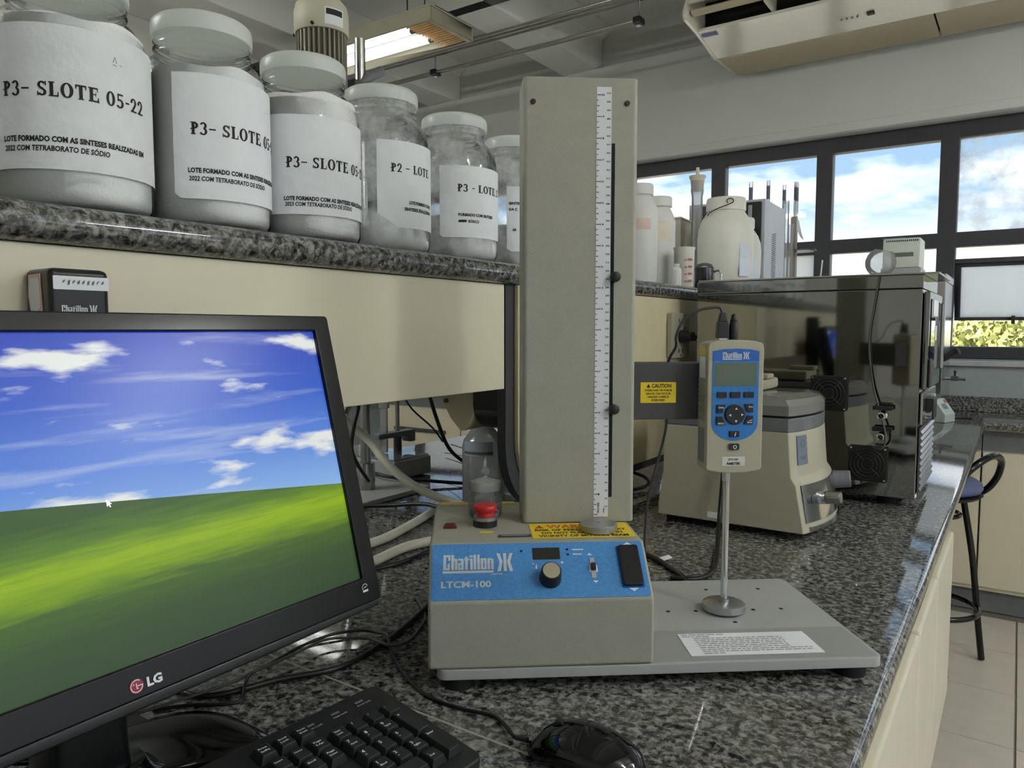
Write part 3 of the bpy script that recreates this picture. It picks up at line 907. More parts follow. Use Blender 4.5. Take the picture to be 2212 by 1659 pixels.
# arrows and marks
def tri(mb, u, s_, w, h, e=.0008): mb.add([pan(u - w / 2, s_, e), pan(u + w / 2, s_, e), pan(u, s_ + h, e)], [(0, 1, 2)])
tri(br, .2195, .0655, .013, .0042); tri(br, .2185, .0125, .014, -.0052)
tri(br, .1738, .0535, .006, .003); tri(br, .1770, .0215, .006, -.003)
br.add([pan(u, s_, .0008) for u, s_ in ((.1715, .032), (.1733, .032), (.1733, .0405), (.1715, .0405))], [(0, 1, 2, 3)])
br.add([pan(u, s_, .0008) for u, s_ in ((.1790, .032), (.1808, .032), (.1808, .0405), (.1790, .0405))], [(0, 1, 2, 3)])
br.add([pan(u, s_, .0008) for u, s_ in ((.1102, .0375), (.1125, .0375), (.1125, .043), (.1118, .043))], [(0, 1, 2, 3)])
put_text(br, '+', pf(.0008), .005, .1395, .0425, bold=.02); put_text(br, '-', pf(.0008), .005, .1075, .0425, bold=.02)
br.build('panel_marks', WHITE, ov, smooth=False, kind='stuff')
nrm = Vector(pan(0, 0, 1)) - Vector(pan(0, 0, 0))
kb = MB().lathe_dir([(.0125, 0), (.0122, .004), (.0112, .0165), (.0105, .0175), (.0095, .0175)], pan(.1262, .0255, .0006), nrm, 28).build('speed_knob', BLACK, ST)
MB().lathe_dir([(.0097, 0), (.0095, .0008), (0, .0009)], pan(.1262, .0255, .0179), nrm, 28).build('knob_cap', BRASSK, kb)
sw = MB().prism(rrect(.1730, .1785, .0245, .0500, .001), .0007, .0014, lambda a, b, h: pan(a, b, h)).build('switch_slot', LGREY, ST, bevel=.0003)
MB().prism(rrect(.1732, .1786, .0335, .0415, .0008), .0014, .0062, lambda a, b, h: pan(a, b, h)).build('switch_lever', BLACK, ST, bevel=.0008)
MB().prism(rrect(.2055, .2315, .0115, .0650, .002), .0006, .0016, lambda a, b, h: pan(a, b, h)).build('rocker_bezel', BLUED, ST, bevel=.0004)
MB().prism(rrect(.2068, .2302, .0128, .0640, .003), .0016, .0062, lambda a, b, h: pan(a, b, h)).build('jog_rocker', SATB, ST, bevel=.0018)
# wrinkled clear film stuck over the lower left of the panel
fm = MB()
n, q = 34, 26
rn = random.Random(3)
hgt = [[0.0 if i in (0, n) or j in (0, q) else (rn.random() ** 3) * .0011 for j in range(q + 1)] for i in range(n + 1)]
for i in range(n + 1):
    for j in range(q + 1):
        fm.v.append(pan(-.005 + .085 * i / n, .002 + .044 * j / q, .0012 + hgt[i][j]))
for i in range(n):
    for j in range(q):
        a = i * (q + 1) + j
        fm.f.append((a, a + q + 1, a + q + 2, a + 1))
fm.build('protective_film', FILM, ov, ang=80)
# things on the top deck
dk = lambda a, b, h: (a, b, h)
eb = MB().lathe([(.0152, 0), (.0152, .0072), (.0146, .0080)], 28, (.0572, .1297, .1502), cap1=True).build('stop_button_base', BLACK, ST)
MB().lathe([(.0147, .008), (.0147, .0122), (.0125, .0128)], 28, (.0572, .1297, .1502), cap1=True).build('stop_button_collar', ALU, eb)
MB().lathe([(.0115, .0128), (.0112, .0175), (.0138, .0190), (.0148, .0215), (.0148, .0245), (.0138, .0262), (.0, .0268)], 28, (.0572, .1297, .1502)).build('stop_button_head', REDP, eb)
MB().taper(.0048, .0222, .1165, .1270, .1502, .1560, .003, .001, .003).build('power_rocker', REDD, ST, bevel=.0008)
MB().prism(rrect(.0495, .0660, .0935, .1015, .001), .1502, .1506, dk).build('yellow_tape', YTAPE, ST, smooth=False)
MB().prism(rrect(-.002, .043, .240, .2555, .001), .1502, .1506, dk).build('yellow_tape', YTAPE, ST, smooth=False)
MB().prism(rrect(.083, .102, .243, .2555, .001), .1502, .1506, dk).build('yellow_tape', YTAPE, ST, smooth=False)
sl = MB().prism(rrect(.0712, .1105, .0735, .0835, .0025), .1502, .1512, dk).build('memory_card_slot', EDGEB, ST, bevel=.0004)
MB().prism(rrect(.075, .1065, .0762, .0808, .001), .1512, .1514, dk).build('slot_insert', MGREY, sl, smooth=False)
ws = MB().prism(rrect(.1118, .2345, .0665, .131, .001), .1502, .1506, dk).build('warning_sticker', YELLOW, ST, smooth=False)
tx = MB(); f2 = lambda a, b: (a, b, .1508)
put_text(tx, 'WARNING', f2, .0150, .1325, .1085, w=.083, bold=.03)
tx.add([f2(.1175, .1085), f2(.1300, .1085), f2(.12375, .1225)], [(0, 1, 2)])
tx.build('orange_lettering', ORANGE, ws, smooth=False)
tx = MB()
put_text(tx, 'RISK OF PERSONAL INJURY', f2, .0082, .173, .0960, w=.112, align='C', bold=.03)
put_text(tx, 'DO NOT PLACE HANDS IN', f2, .0082, .173, .0835, w=.098, align='C', bold=.03)
put_text(tx, 'VICINITY OF MOVING BEAM', f2, .0082, .173, .0705, w=.108, align='C', bold=.03)
put_text(tx, '!', lambda a, b: (a, b, .1509), .008, .1231, .1105, bold=.03)
tx.build('black_lettering', INK, ws, smooth=False)
# column face furniture
fv = .134
cf = lambda e: (lambda a, b: (a, fv - e, b))
rl = MB().prism(rrect(.1950, .2133, .1578, .6902, .0005), fv - .0005, fv - .0001, lambda a, b, h: (a, h, b)).build('scale_strip', mat('white_scale_strip', (222, 224, 228), .45, var=.01), ST, smooth=False)
tk = MB(); g = cf(.0007)
Z0 = .1607; ST_IN = .02600
for i in range(0, 20 * 8 + 1):
    z = Z0 + ST_IN * i / 8
    ln = .0046 if i % 8 == 0 else (.0030 if i % 4 == 0 else .0017)
    if i % 2 and i % 8: continue
    th = .00045
    tk.add([g(.1953, z - th), g(.1953 + ln, z - th), g(.1953 + ln, z + th), g(.1953, z + th)], [(0, 1, 2, 3)])
for i in range(1, 21):
    put_text(tk, str(i), g, .0022, .2003, Z0 + ST_IN * i - .0011, w=.0042 if i > 9 else .0020, bold=.02)
for i in range(1, 52):
    put_text(tk, str(i * 10), g, .0020, .2122, Z0 + ST_IN * i * 10 / 25.4 - .001, w=.0048 if i > 9 else .0034, align='R', bold=.02)
put_text(tk, 'INCHES', lambda a, b: (.2020 - b, fv - .0007, .163 + a), .0026, 0, 0, w=.013, bold=.02)
put_text(tk, 'mm', lambda a, b: (.2088 - b, fv - .0007, .163 + a), .0026, 0, 0, w=.006, bold=.02)
tk.build('graduations', INK, rl, smooth=False)
MB().box(.2140, .2180, fv - .0006, fv + .002, .1831, .6228).build('travel_slot', DARKIN, ST, smooth=False)
for z in (.4599, .2955):
    MB().lathe_dir([(.0052, 0), (.0052, .003), (.0064, .0035), (.0064, .0095), (.005, .0105), (0, .0107)], (.2187, fv - .0003, z), (0, -1, 0), 20).build('limit_knob', BLACK, ST)
for u in (.1171, .2326):
    MB().lathe_dir([(.0032, 0), (.0032, .0018), (.0024, .0024), (0, .0024)], (u, fv - .0001, .671), (0, -1, 0), 14).build('screw', mat('dark_rust_screw', (52, 34, 30), .5), ST)
# crosshead bracket and its sticker
ch = MB().box(.2468, .402, .1655, .215, .2775, .3512).build('crosshead', DGREY, ST, bevel=.0015)
cs = MB().prism(rrect(.2612, .3082, .2995, .3265, .0006), .1648, .1653, lambda a, b, h: (a, h, b)).build('caution_sticker', YELLOW, ch, smooth=False)
g = lambda a, b: (a, .1646, b)
tx = MB()
put_text(tx, 'CAUTION', g, .0048, .2758, .3195, w=.026, bold=.03)
tx.add([g(.2690, .3195), g(.2742, .3195), g(.2716, .3245)], [(0, 1, 2)])
for i, s_ in enumerate(('OVERLOAD OF FORCE', 'GAUGE CAN OCCUR', 'UNLESS CARE IS', 'EXERCISED')):
    put_text(tx, s_, g, .0026, .2847, .3147 - i * .0043, w=(.036, .033, .028, .018)[i], align='C', bold=.03)
# sub-part depth: lettering sits on the crosshead with the sticker
tx.build('caution_lettering', INK, ch, smooth=False)
# instruction sheet under clear tape on the plate
MB().add([(.2410, .004, .0252), (.500, .004, .0252), (.500, .088, .0252), (.2410, .088, .0252)], [(0, 1, 2, 3)]).build('clear_tape', glass_mat('clear_tape_film', tint=(1, 1, 1), refl=.3, rough=.25, haze=.3, dark=0.0, hazecol=(.75, .75, .74, 1)), ST, smooth=False)
sh = MB().prism([(.2875, .0155), (.444, .0155), (.4445, .062), (.4437, .0755), (.2885, .0765)], .02545, .02565, dk).build('instruction_sheet', PAPER, ST, smooth=False)
ln = MB(); rn = random.Random(5); f3 = lambda a, b: (a, b, .0258)
for r in range(11):
    yv = .0715 - r * .0051
    u = .2915 if r < 2 else .304
    end = .345 if r == 0 else .325 if r == 1 else .436 if r > 7 else .412
    if r == 10: end = .33
    while u < end:
        w = rn.uniform(.003, .011)
        ln.add([f3(u, yv), f3(min(u + w, end), yv), f3(min(u + w, end), yv + .0016), f3(u, yv + .0016)], [(0, 1, 2, 3)])
        u += w + .0016
ln.build('printed_lines', INKG, sh, smooth=False)

# ---- force gauge hanging on the crosshead
g0 = loc2w(.3738, .128, .215)
FG = thing('force_gauge', 'beige handheld force gauge with blue keypad mounted on the grey crosshead', 'force gauge', g0, AZ)
def gz1(x, y): return ((x - 917) * .0000563, (3004 - y) * .0000563)
def gz2(x, y): return ((x - 917) * .0000563, (1553 - y) * .0000563)
outl = [(-.0363, .004), (-.0363, .158), (-.0345, .1632), (-.024, .1658), (-.012, .1669), (0, .1672), (.012, .1669), (.024, .1658), (.0345, .1632), (.0363, .158), (.0363, .004), (.0340, .0010), (.018, -.0018), (0, -.0027), (-.018, -.0018), (-.0340, .0010)]
MB().prism(outl, 0, .036, lambda a, b, h: (a, h, b)).build('body', BEIGE_L, FG, bevel=.0025, seg=3)
gp = MB()
for i in range(9):
    z = .0655 + i * .0062
    gp.cyl((-.0362, .010, z), (-.0362, .032, z), .0016, n=8)
gp.build('side_grip', BEIGE_L, FG)
e0 = -.0004
fo = lambda e: (lambda a, b: (a, -e, b))
blue = [(-.0300, .062), (-.0300, .1530), (-.018, .1553), (0, .1562), (.018, .1553), (.0296, .1530), (.0296, .062)]
for k in range(1, 16):
    a = -pi * k / 16
    blue.append((-.0002 + .0298 * cos(a), .062 + .0225 * sin(a)))
kp = MB().prism(blue, -.0006, .0001, lambda a, b, h: (a, h, b)).build('blue_keypad', BLUE, FG, smooth=False)
hd = [(-.0298, .1405), (-.0298, .1529), (-.018, .1552), (0, .1561), (.018, .1552), (.0294, .1529), (.0294, .1405)]
MB().prism(hd, -.0008, -.0005, lambda a, b, h: (a, h, b)).build('header_band', BLUED, kp, smooth=False)
wm = MB(); put_wordmark(wm, fo(.0010), -.0176, .1438, .0346, .0078); wm.build('wordmark', SILVER, kp, smooth=False)
MB().prism(rrect(-.0274, .0268, .1088, .1386, .001), -.0010, -.0006, lambda a, b, h: (a, h, b)).build('lcd_screen', LCD, FG, smooth=False)
def key(name, poly, h=.0022, m=KEYB):
    return MB().prism(poly, -.0006 - h, -.0005, lambda a, b, hh: (a, hh, b)).build(name, m, FG, bevel=.0004)
for x0, x1 in ((490, 705), (795, 1020), (1105, 1330)):
    a, b0 = gz1(x0, 1330); c_, d_ = gz1(x1, 1200)
    key('soft_key', rrect(a, c_, b0, d_, .0008))
K = lambda pts: [gz2(*p) for p in pts]
lets = MB(); lf = fo(.0031)
key('corner_key', K([(485, 225), (620, 225), (640, 130), (695, 35), (485, 35)]))
key('corner_key', K([(485, 495), (695, 490), (615, 300), (485, 300)]))
key('corner_key', K([(1190, 210), (1320, 210), (1320, 20), (1115, 20)]))
key('corner_key', K([(1110, 480), (1320, 480), (1325, 285), (1190, 285)]))
put_text(lets, 'Units', lf, .0024, *gz2(520, 115), w=.0068, bold=.02)
put_text(lets, 'MENU', lf, .0022, *gz2(515, 475), w=.0078, bold=.02)
put_text(lets, 'Zero', lf, .0024, *gz2(1210, 100), w=.0055, bold=.02)
put_text(lets, 'Enter', lf, .0022, *gz2(1190, 450), w=.0065, bold=.02)
lets.add([lf(*gz2(*p)) for p in ((1225, 395), (1300, 370), (1300, 385), (1240, 405))], [(0, 1, 2, 3)])
cx_, cz_ = gz2(905, 255)
MB().lathe_dir([(.0130, 0), (.0130, .002), (.0118, .0028), (0, .0024)], (cx_, -.0005, cz_), (0, -1, 0), 36).build('navigation_pad', KEYB, FG)
l2 = fo(.0036)
for (x, y), (dx, dy) in (((925, 120), (0, -1)), ((925, 410), (0, 1)), ((785, 270), (-1, 0)), ((1065, 260), (1, 0))):
    p = [(x + dx * 30, y + dy * 26), (x - dx * 24 + dy * 32, y - dy * 24 + dx * 28), (x - dx * 24 - dy * 32, y - dy * 24 - dx * 28)]
    lets.add([l2(*gz2(*q)) for q in p], [(0, 1, 2)])
a, b0 = gz2(790, 765); c_, d_ = gz2(1015, 630); key('info_key', rrect(a, c_, b0, d_, .0008))
put_text(lets, 'i', lf, .0048, *gz2(895, 740), bold=.03, shear=.3)
a, b0 = gz2(785, 1060); c_, d_ = gz2(1020, 915); key('power_key', rrect(a, c_, b0, d_, .002))
for k in range(14):
    A0, A1 = 2 * pi * k / 14, 2 * pi * (k + 1) / 14
    cx2, cz2 = gz2(915, 990)
    lets.add([lf(cx2 + r * cos(A), cz2 + r * sin(A)) for r, A in ((.0017, A0), (.0017, A1), (.0025, A1), (.0025, A0))], [(0, 1, 2, 3)])
lets.build('key_legends', WHITE, FG, smooth=False)
a, b0 = gz2(640, 1430); c_, d_ = gz2(1170, 1220)
nl = MB().prism(rrect(a, c_, b0, d_, .0005), -.0005, -.0001, lambda a, b, h: (a, h, b)).build('model_label', mat('grey_white_label', (205, 205, 200), .5), FG, smooth=False)
tx = MB()
put_text(tx, 'DFS-50F', fo(.0008), .0026, *gz2(785, 1302), w=.0128, bold=.01)
put_text(tx, 'AMETEK', fo(.0008), .0030, *gz2(735, 1400), w=.019, bold=.04)
tx.build('lettering', INK, nl, smooth=False, kind='stuff')
sd = lambda a, b, h: (-.0364 - h, a, b)
MB().prism(rrect(.008, .030, .1465, .1595, .001), .0, .0004, sd).build('yellow_sticker', YTAPE, FG, smooth=False)
MB().prism(rrect(.008, .030, .1185, .1460, .001), .0, .0004, sd).build('white_sticker', PAPER, FG, smooth=False)
MB().prism(rrect(.009, .031, .010, .054, .001), .0, .0004, sd).build('grey_side_label', mat('scratched_grey_label', (112, 114, 124), .5, var=.25, vscale=300), FG, smooth=False)
ud = .0215
ub = MB().box(-.0165, -.0055, ud - .004, ud + .004, .163, .1705).build('data_socket', ALU, FG, bevel=.0008)
ub = MB().taper(-.0185, -.0035, ud - .0055, ud + .0055, .1690, .1900, .001, .0005, .0005)
ub.taper(-.0165, -.0055, ud - .0045, ud + .0045, .1900, .2020, .0025, .001, .001)
ub.build('data_plug', BLACK, FG, bevel=.001)
pg = MB().lathe([(.0056, .166), (.0060, .170), (.0060, .186), (.0050, .188), (.0050, .190), (.0046, .1905), (.0046, .1925), (.0040, .1930), (.0030, .1990), (0, .2005)], 16, (.0040, ud, 0)).build('jack_plug', BLACK, FG)
rc = .0205
sx = -.0018
MB().cyl((sx, rc, -.0165), (sx, rc, .0005), .0062, n=6).build('thread_coupling', CHROME, FG, bevel=.0008)
MB().cyl((sx, rc, -.176), (sx, rc, -.016), .0046, n=18).build('extension_rod', CHROME, FG)
MB().lathe([(0, -.1875), (.0262, -.1875), (.0275, -.1865), (.0275, -.1795), (.0262, -.1785), (.0065, -.1770), (.0065, -.1735), (.0050, -.1730)], 40, (sx, rc, 0)).build('compression_disc', ALU, FG)

t = thing('spare_platen', 'loose round aluminium platen lying on the yellow warning sticker', 'platen', loc2w(.1942, .0955, .1511), AZ)
MB().lathe([(0, 0), (.0222, 0), (.0228, .0008), (.0228, .0082), (.0218, .0092), (.004, .0096), (0, .0096)], 44).build('disc', ALU, t, ang=30)
MB().cyl((0, 0, .0096), (0, 0, .0098), .0025, n=12).build('centre_hole', MGREY, t, smooth=False)

# glass weighing jar behind the red button
t = thing('weighing_jar', 'small clear glass jar with ground lid and ball knob behind the red button', 'glass jar', loc2w(.0585, .178, .1503))
MB().lathe([(0, .0008), (.019, .0008), (.0222, .004), (.0225, .022), (.0212, .0265), (.0185, .029), (.0180, .034)], 32).build('jar_body', LABGLASS, t)
MB().lathe([(.0180, .0345), (.0205, .0350), (.0212, .0440), (.0205, .0470), (.0100, .0500), (.0040, .0515), (.0030, .0540)], 32).build('jar_lid', glass_mat('ground_glass', tint=(.98, .985, .985), haze=.45, dark=.15), t)
MB().sphere((0, 0, .0590), .0062, n=20, m=12).build('lid_knob', LABGLASS, t)
MB().lathe([(0, .0015), (.0205, .0015), (.0205, .010), (.012, .0125), (0, .0115)], 24).build('grains', glass_mat('clear_grains', haze=.6, patchy=160), t)

# ================================================================ jars of powder on the shelf
JX, JZ = -.83, 1.3622
RJ = .075
JY = [.396, .550, .7035, .8565, 1.034, 1.215]
JXs = [-.83, -.83, -.83, -.833, -.83, -.83]
gprof = [(.0, .0015), (.064, .0015), (.0705, .004), (.0742, .010), (.075, .018), (.075, .152), (.0738, .168), (.0700, .183), (.0630, .195), (.0552, .2025), (.0525, .2065), (.0530, .2105), (.0552, .2125), (.0530, .2150), (.0530, .2185), (.0550, .2210), (.0530, .2235), (.0530, .232)]
lprof = [(.0, .2300), (.0520, .2300), (.0540, .2255), (.0568, .2255), (.0572, .2290), (.0572, .2395), (.0560, .2440), (.0525, .2470), (.0460, .2480), (.0, .2482)]
jlab = ['large glass jar of white powder nearest the camera, cut by the frame, crinkled SLOTE label',
        'second large jar along the shelf, smooth SLOTE label with a clipped lower corner',
        'third jar along the shelf, SLOTE label wrapped edge to edge, motor behind it',
        'nearly empty powder jar labelled P2 with a slope of powder at the bottom',
        'dusty glass jar labelled P3 LOTE, beside the half-hidden sixth jar',
        'jar half hidden behind the ruled column of the test stand']
fills = [.186, .182, .190, .035, .075, .075]
J0 = {}
def wrap(R, a0):
    return lambda x, y: (R * cos(a0 + x / R), R * sin(a0 + x / R), y)
def patch(a0, a1, z0, z1, R, cut=0.0, ca=0.0, n=40):
    m = MB()
    for k in range(n + 1):
        a = radians(a0 + (a1 - a0) * k / n)
        da = degrees(a) - a0
        zz = z0 + (cut * (1 - da / ca) if ca and da < ca else 0)
        for rr in (R, R + .00035):
            m.v.append((rr * cos(a), rr * sin(a), zz)); m.v.append((rr * cos(a), rr * sin(a), z1))
    for k in range(n):
        o = 4 * k
        m.f += [(o + 2, o + 6, o + 7, o + 3), (o, o + 1, o + 5, o + 4), (o + 1, o + 3, o + 7, o + 5), (o, o + 4, o + 6, o + 2)]
    return m
LROWS = {
 0: (-118, 62, 1.3985, 1.5344, 0, 0, 'P3_ SLOTE 05-22', -72.7, 1.4665, .1377, [('LOTE FORMADO COM AS SINTESES REALIZADAS EM', -74.0, 1.4243, .138), ('2022 COM TETRABORATO DE SÓDIO', -73.5, 1.4155, .0960)]),
 1: (-59.5, 66, 1.3925, 1.5314, .006, 5, 'P3_ SLOTE 05-22', -44.9, 1.4635, .1377, [('LOTE FORMADO COM AS SINTESES REALIZADAS EM', -47.8, 1.4216, .138), ('2022 COM TETRABORATO DE SÓDIO', -47.3, 1.4125, .0960)]),
 2: (-112, 66, 1.3945, 1.5216, 0, 0, 'P3_ SLOTE 05-22', -58.7, 1.4540, .1377, [('LOTE FORMADO COM AS SINTESES REALIZADAS EM', -61.4, 1.4122, .138), ('2023 COM TETRABORATO DE SÓDIO', -60.5, 1.4050, .0960)]),
 3: (-51.2, 58, 1.3960, 1.5220, .020, 22, 'P2 _ LOTE', -35.6, 1.4765, .0760, [('LOTE FORMADO COM AS', -14.1, 1.4315, .0560), ('SINTESES REALIZADAS', -20.2, 1.4215, .0620)]),
 4: (-70.5, 62, 1.3985, 1.5164, .004, 4, 'P3 - LOTE S', -47.8, 1.4735, .0960, [('FORMADO COM SINTESES', -46.8, 1.4335, .0700), ('BÓRICO', -34.0, 1.4230, .0200)]),
 5: (-64.3, 62, 1.3900, 1.5100, .006, 6, None, 0, 0, 0, [('SINTESES', -61.0, 1.4765, .030), ('DA C', -61.0, 1.4655, .016), ('AR', -56.3, 1.4280, .008)]),
}
for i in range(6):
    t = thing('powder_jar', jlab[i], 'jar', (JXs[i], JY[i], JZ), group='glass jars of white powder on the reagent shelf')
    MB().lathe(gprof, 48).build('glass_body', GLASS_DUSTY if i >= 3 else GLASS, t, ang=60)
    MB().lathe(lprof, 40).build('lid', LIDM, t, ang=40)
    # powder with an uneven surface
    f = fills[i]
    pm = MB(); R_ = .0725; nr = 40
    rn = random.Random(i + 11)
    pp = [(.0, .003), (.062, .003), (.0690, .0055), (.0718, .0115), (R_, .0185)]
    pm.lathe(pp, nr)
    top = []
    for k in range(nr):
        a = 2 * pi * k / nr
        if i == 3: zt = .030 + .022 * cos(a - radians(215)) + .003 * sin(5 * a)
        else: zt = f + .0022 * sin(3 * a + i) + .0016 * sin(7 * a + 2 * i)
        top.append(max(.0195, zt))
    base = len(pm.v) - nr
    lev = [(1.0, 1.0)] if f < .15 else [(1.0, .155 / f), (.985, .170 / f), (.955, 1.0)]
    rows = [list(range(base, base + nr))]
    for rr, fr_ in lev:
        row = []
        for k in range(nr):
            a = 2 * pi * k / nr
            row.append(len(pm.v)); pm.v.append((R_ * rr * cos(a), R_ * rr * sin(a), top[k] * fr_ if f < .15 else (.155 if rr == 1.0 else .170 if rr == .985 else top[k])))
        rows.append(row)
    row = []
    for k in range(nr):
        a = 2 * pi * k / nr
        row.append(len(pm.v)); pm.v.append((R_ * .5 * cos(a), R_ * .5 * sin(a), top[k] * .5 + (sum(top) / nr) * .5 + .003))
    rows.append(row)
    for q in range(len(rows) - 1):
        for k in range(nr):
            j = (k + 1) % nr
            pm.f.append((rows[q][k], rows[q][j], rows[q + 1][j], rows[q + 1][k]))
    pm.f.append(tuple(rows[-1]))
    pm.build('powder', POWDER, t, ang=70)
    a0, a1, z0, z1, cut, ca, title, ta, tz, tw, lines = LROWS[i]
    pb = patch(a0, a1, z0 - JZ, z1 - JZ, RJ + .0006, cut, ca)
    lb = pb.build('paper_label', PAPERW if i == 0 else PAPER, t, ang=60)
    tx = MB()
    if title: serif_text(tx, title, wrap(RJ + .0013, radians(ta)), (.0138 if i < 3 else .0124), 0, tz - JZ, w=tw)
    for s_, la, lz_, lw in lines:
        if s_ == 'BÓRICO':
            w_ = wrap(RJ + .0013, radians(-47))
            tx.add([w_(a, b + lz_ - JZ) for a, b in ((0, 0), (.014, .0005), (.0145, .0045), (.001, .0042))], [(0, 1, 2, 3)])
        put_text(tx, s_, wrap(RJ + .0013, radians(la)), .0049 if i < 3 else .0044, 0, lz_ - JZ, w=lw, bold=.03 if 'Ó' in s_ else .045, shear=.12 if s_.startswith('20') else 0)
    tx.build('lettering', INK, lb, smooth=False, kind='stuff')
    if i == 0:
        pm = MB(); w_ = wrap(RJ + .0013, radians(3))
        for p in ([(0, 0), (.0022, .006), (.0027, .006), (.0006, 0)], [(.0022, .006), (.0027, .006), (.0046, 0), (.004, 0)], [(0, -.0022), (.004, -.0026), (.004, -.002), (0, -.0016)], [(.0075, -.001), (.010, -.0014), (.010, -.0008), (.0075, -.0004)]):
            pm.add([w_(a, b + 1.509 - JZ) for a, b in p], [(0, 1, 2, 3)])
        pm.build('pencil_mark', mat('pencil_blue', (90, 100, 140), .6), lb, smooth=False)

# ================================================================ computer monitor
MX, MY = -.600, .295
MT = thing('monitor', 'black widescreen computer monitor showing a green hill under a blue sky', 'monitor', (MX, MY, B), pi / 2)
TR = Vector((-.63, .54, 1.243)); DN = Vector((.25, 0, -.968)); NF = Vector((.968, 0, .25)); WD = Vector((0, 1, 0))
def mon(a, b, c):
    P = TR + WD * a + DN * b + NF * c
    return (P.y - MY, -(P.x - MX), P.z - B)
SW, SH = .477, .268
def ring(o, i, c0, c1):
    m = MB()
    (ax0, ax1, ay0, ay1, ar), (bx0, bx1, by0, by1, br_) = o, i
    P0 = rrect(ax0, ax1, ay0, ay1, ar); P1 = rrect(bx0, bx1, by0, by1, br_)
    n = len(P0)
    for c in (c0, c1):
        m.v += [mon(a, b, c) for a, b in P0]; m.v += [mon(a, b, c) for a, b in P1]
    for k in range(n):
        j = (k + 1) % n
        m.f += [(k, j, n + j, n + k), (2 * n + k, 3 * n + k, 3 * n + j, 2 * n + j), (k, 2 * n + k, 2 * n + j, j), (n + k, n + j, 3 * n + j, 3 * n + k)]
    return m
ring((-SW - .0205, .0205, -.0165, .2945, .004), (-SW, 0, 0, SH, .0005), -.022, .0035).build('bezel', mat('bezel_black', (16, 15, 15), .22, spec=.35, var=.1), MT, bevel=.0015, seg=3)
MB().prism(rrect(-SW - .018, .018, -.014, .292, .006), -.040, -.0225, mon).build('rear_cover', SATB, MT, bevel=.004)
MB().prism(rrect(-SW + .06, -.06, .04, .26, .02), -.065, -.0405, mon).build('rear_bulge', SATB, MT, bevel=.006)
lip = MB().prism([(-SW - .0205, .2948), (.0205, .2948), (.0205, .302), (-.12, .3045), (-SW + .10, .3045), (-SW - .0205, .302)], -.020, -.002, mon).build('lower_lip', SATB, MT, bevel=.002)
m = bpy.data.materials.new('lit_desktop_picture'); m.use_nodes = True
t_ = m.node_tree; t_.nodes.clear()
def nd(tp, **kw):
    x = t_.nodes.new(tp)
    for k_, v_ in kw.items(): setattr(x, k_, v_)
    return x
def lk(a, b): t_.links.new(a, b)
def math_(op, a, b=None, clamp=False):
    x = nd('ShaderNodeMath', operation=op); x.use_clamp = clamp
    for i_, q_ in enumerate((a, b)):
        if q_ is None: continue
        if hasattr(q_, 'links'): lk(q_, x.inputs[i_])
        else: x.inputs[i_].default_value = q_
    return x.outputs[0]
def ramp_(fac, stops):
    x = nd('ShaderNodeValToRGB'); e = x.color_ramp.elements
    e[0].position, e[0].color = stops[0][0], srgb(*stops[0][1])
    e[1].position, e[1].color = stops[-1][0], srgb(*stops[-1][1])
    for p_, c_ in stops[1:-1]:
        q_ = e.new(p_); q_.color = srgb(*c_)
    lk(fac, x.inputs[0]); return x.outputs[0]
def noise_(vec, sc, scale, det=5, loc=(0, 0, 0)):
    mp2 = nd('ShaderNodeMapping'); mp2.inputs['Scale'].default_value = scale; mp2.inputs['Location'].default_value = loc
    lk(vec, mp2.inputs[0])
    x = nd('ShaderNodeTexNoise'); x.inputs['Scale'].default_value = sc; x.inputs['Detail'].default_value = det
    lk(mp2.outputs[0], x.inputs['Vector']); return x.outputs[0]
def mix_(f, a, b):
    x = nd('ShaderNodeMixRGB')
    for i_, q_ in enumerate((f, a, b)):
        if hasattr(q_, 'links'): lk(q_, x.inputs[i_])
        else: x.inputs[i_].default_value = q_
    return x.outputs[0]
uv = nd('ShaderNodeUVMap'); sp_ = nd('ShaderNodeSeparateXYZ'); lk(uv.outputs[0], sp_.inputs[0])
U, V = sp_.outputs[0], sp_.outputs[1]
sky_ = ramp_(V, [(.36, (140, 180, 225)), (.58, (88, 130, 212)), (.78, (48, 90, 192)), (1.0, (36, 66, 178))])
cl1 = noise_(uv.outputs[0], 4.2, (1.0, 1.9, 1), 7, (2.3, 0.7, 0))
band = math_('SUBTRACT', 1.0, math_('MULTIPLY', math_('ABSOLUTE', math_('SUBTRACT', V, .60)), 1.6))
cl = math_('ADD', cl1, math_('MULTIPLY', band, .13))
cmask = ramp_(cl, [(.655, (0, 0, 0)), (.74, (255, 255, 255))])
wisp = noise_(uv.outputs[0], 3.4, (.55, 3.6, 1), 6, (5.1, 1.3, 0))
wmask = math_('MULTIPLY', ramp_(wisp, [(.54, (0, 0, 0)), (.80, (255, 255, 255))]), .7)
sky2 = mix_(math_('MAXIMUM', cmask, wmask), sky_, srgb(222, 226, 222))
hill = math_('ADD', .385, math_('MULTIPLY', math_('SUBTRACT', 1.0, U), .175))
hill = math_('ADD', hill, math_('MULTIPLY', math_('SINE', math_('MULTIPLY', U, 4.0)), .006))
dep = math_('SUBTRACT', hill, V)
grn = noise_(uv.outputs[0], 9, (1, 7, 1), 6)
gpos = math_('ADD', dep, math_('MULTIPLY', math_('SUBTRACT', grn, .5), .10))
gpos = math_('ADD', gpos, math_('MULTIPLY', math_('SUBTRACT', U, .62), .22))
gcol = ramp_(gpos, [(.0, (58, 86, 40)), (.07, (82, 118, 38)), (.14, (140, 172, 22)), (.19, (116, 150, 24)), (.245, (70, 98, 40)), (.33, (54, 78, 42)), (.48, (46, 66, 42))])
isg = math_('GREATER_THAN', dep, 0.0)
pic = mix_(isg, sky2, gcol)
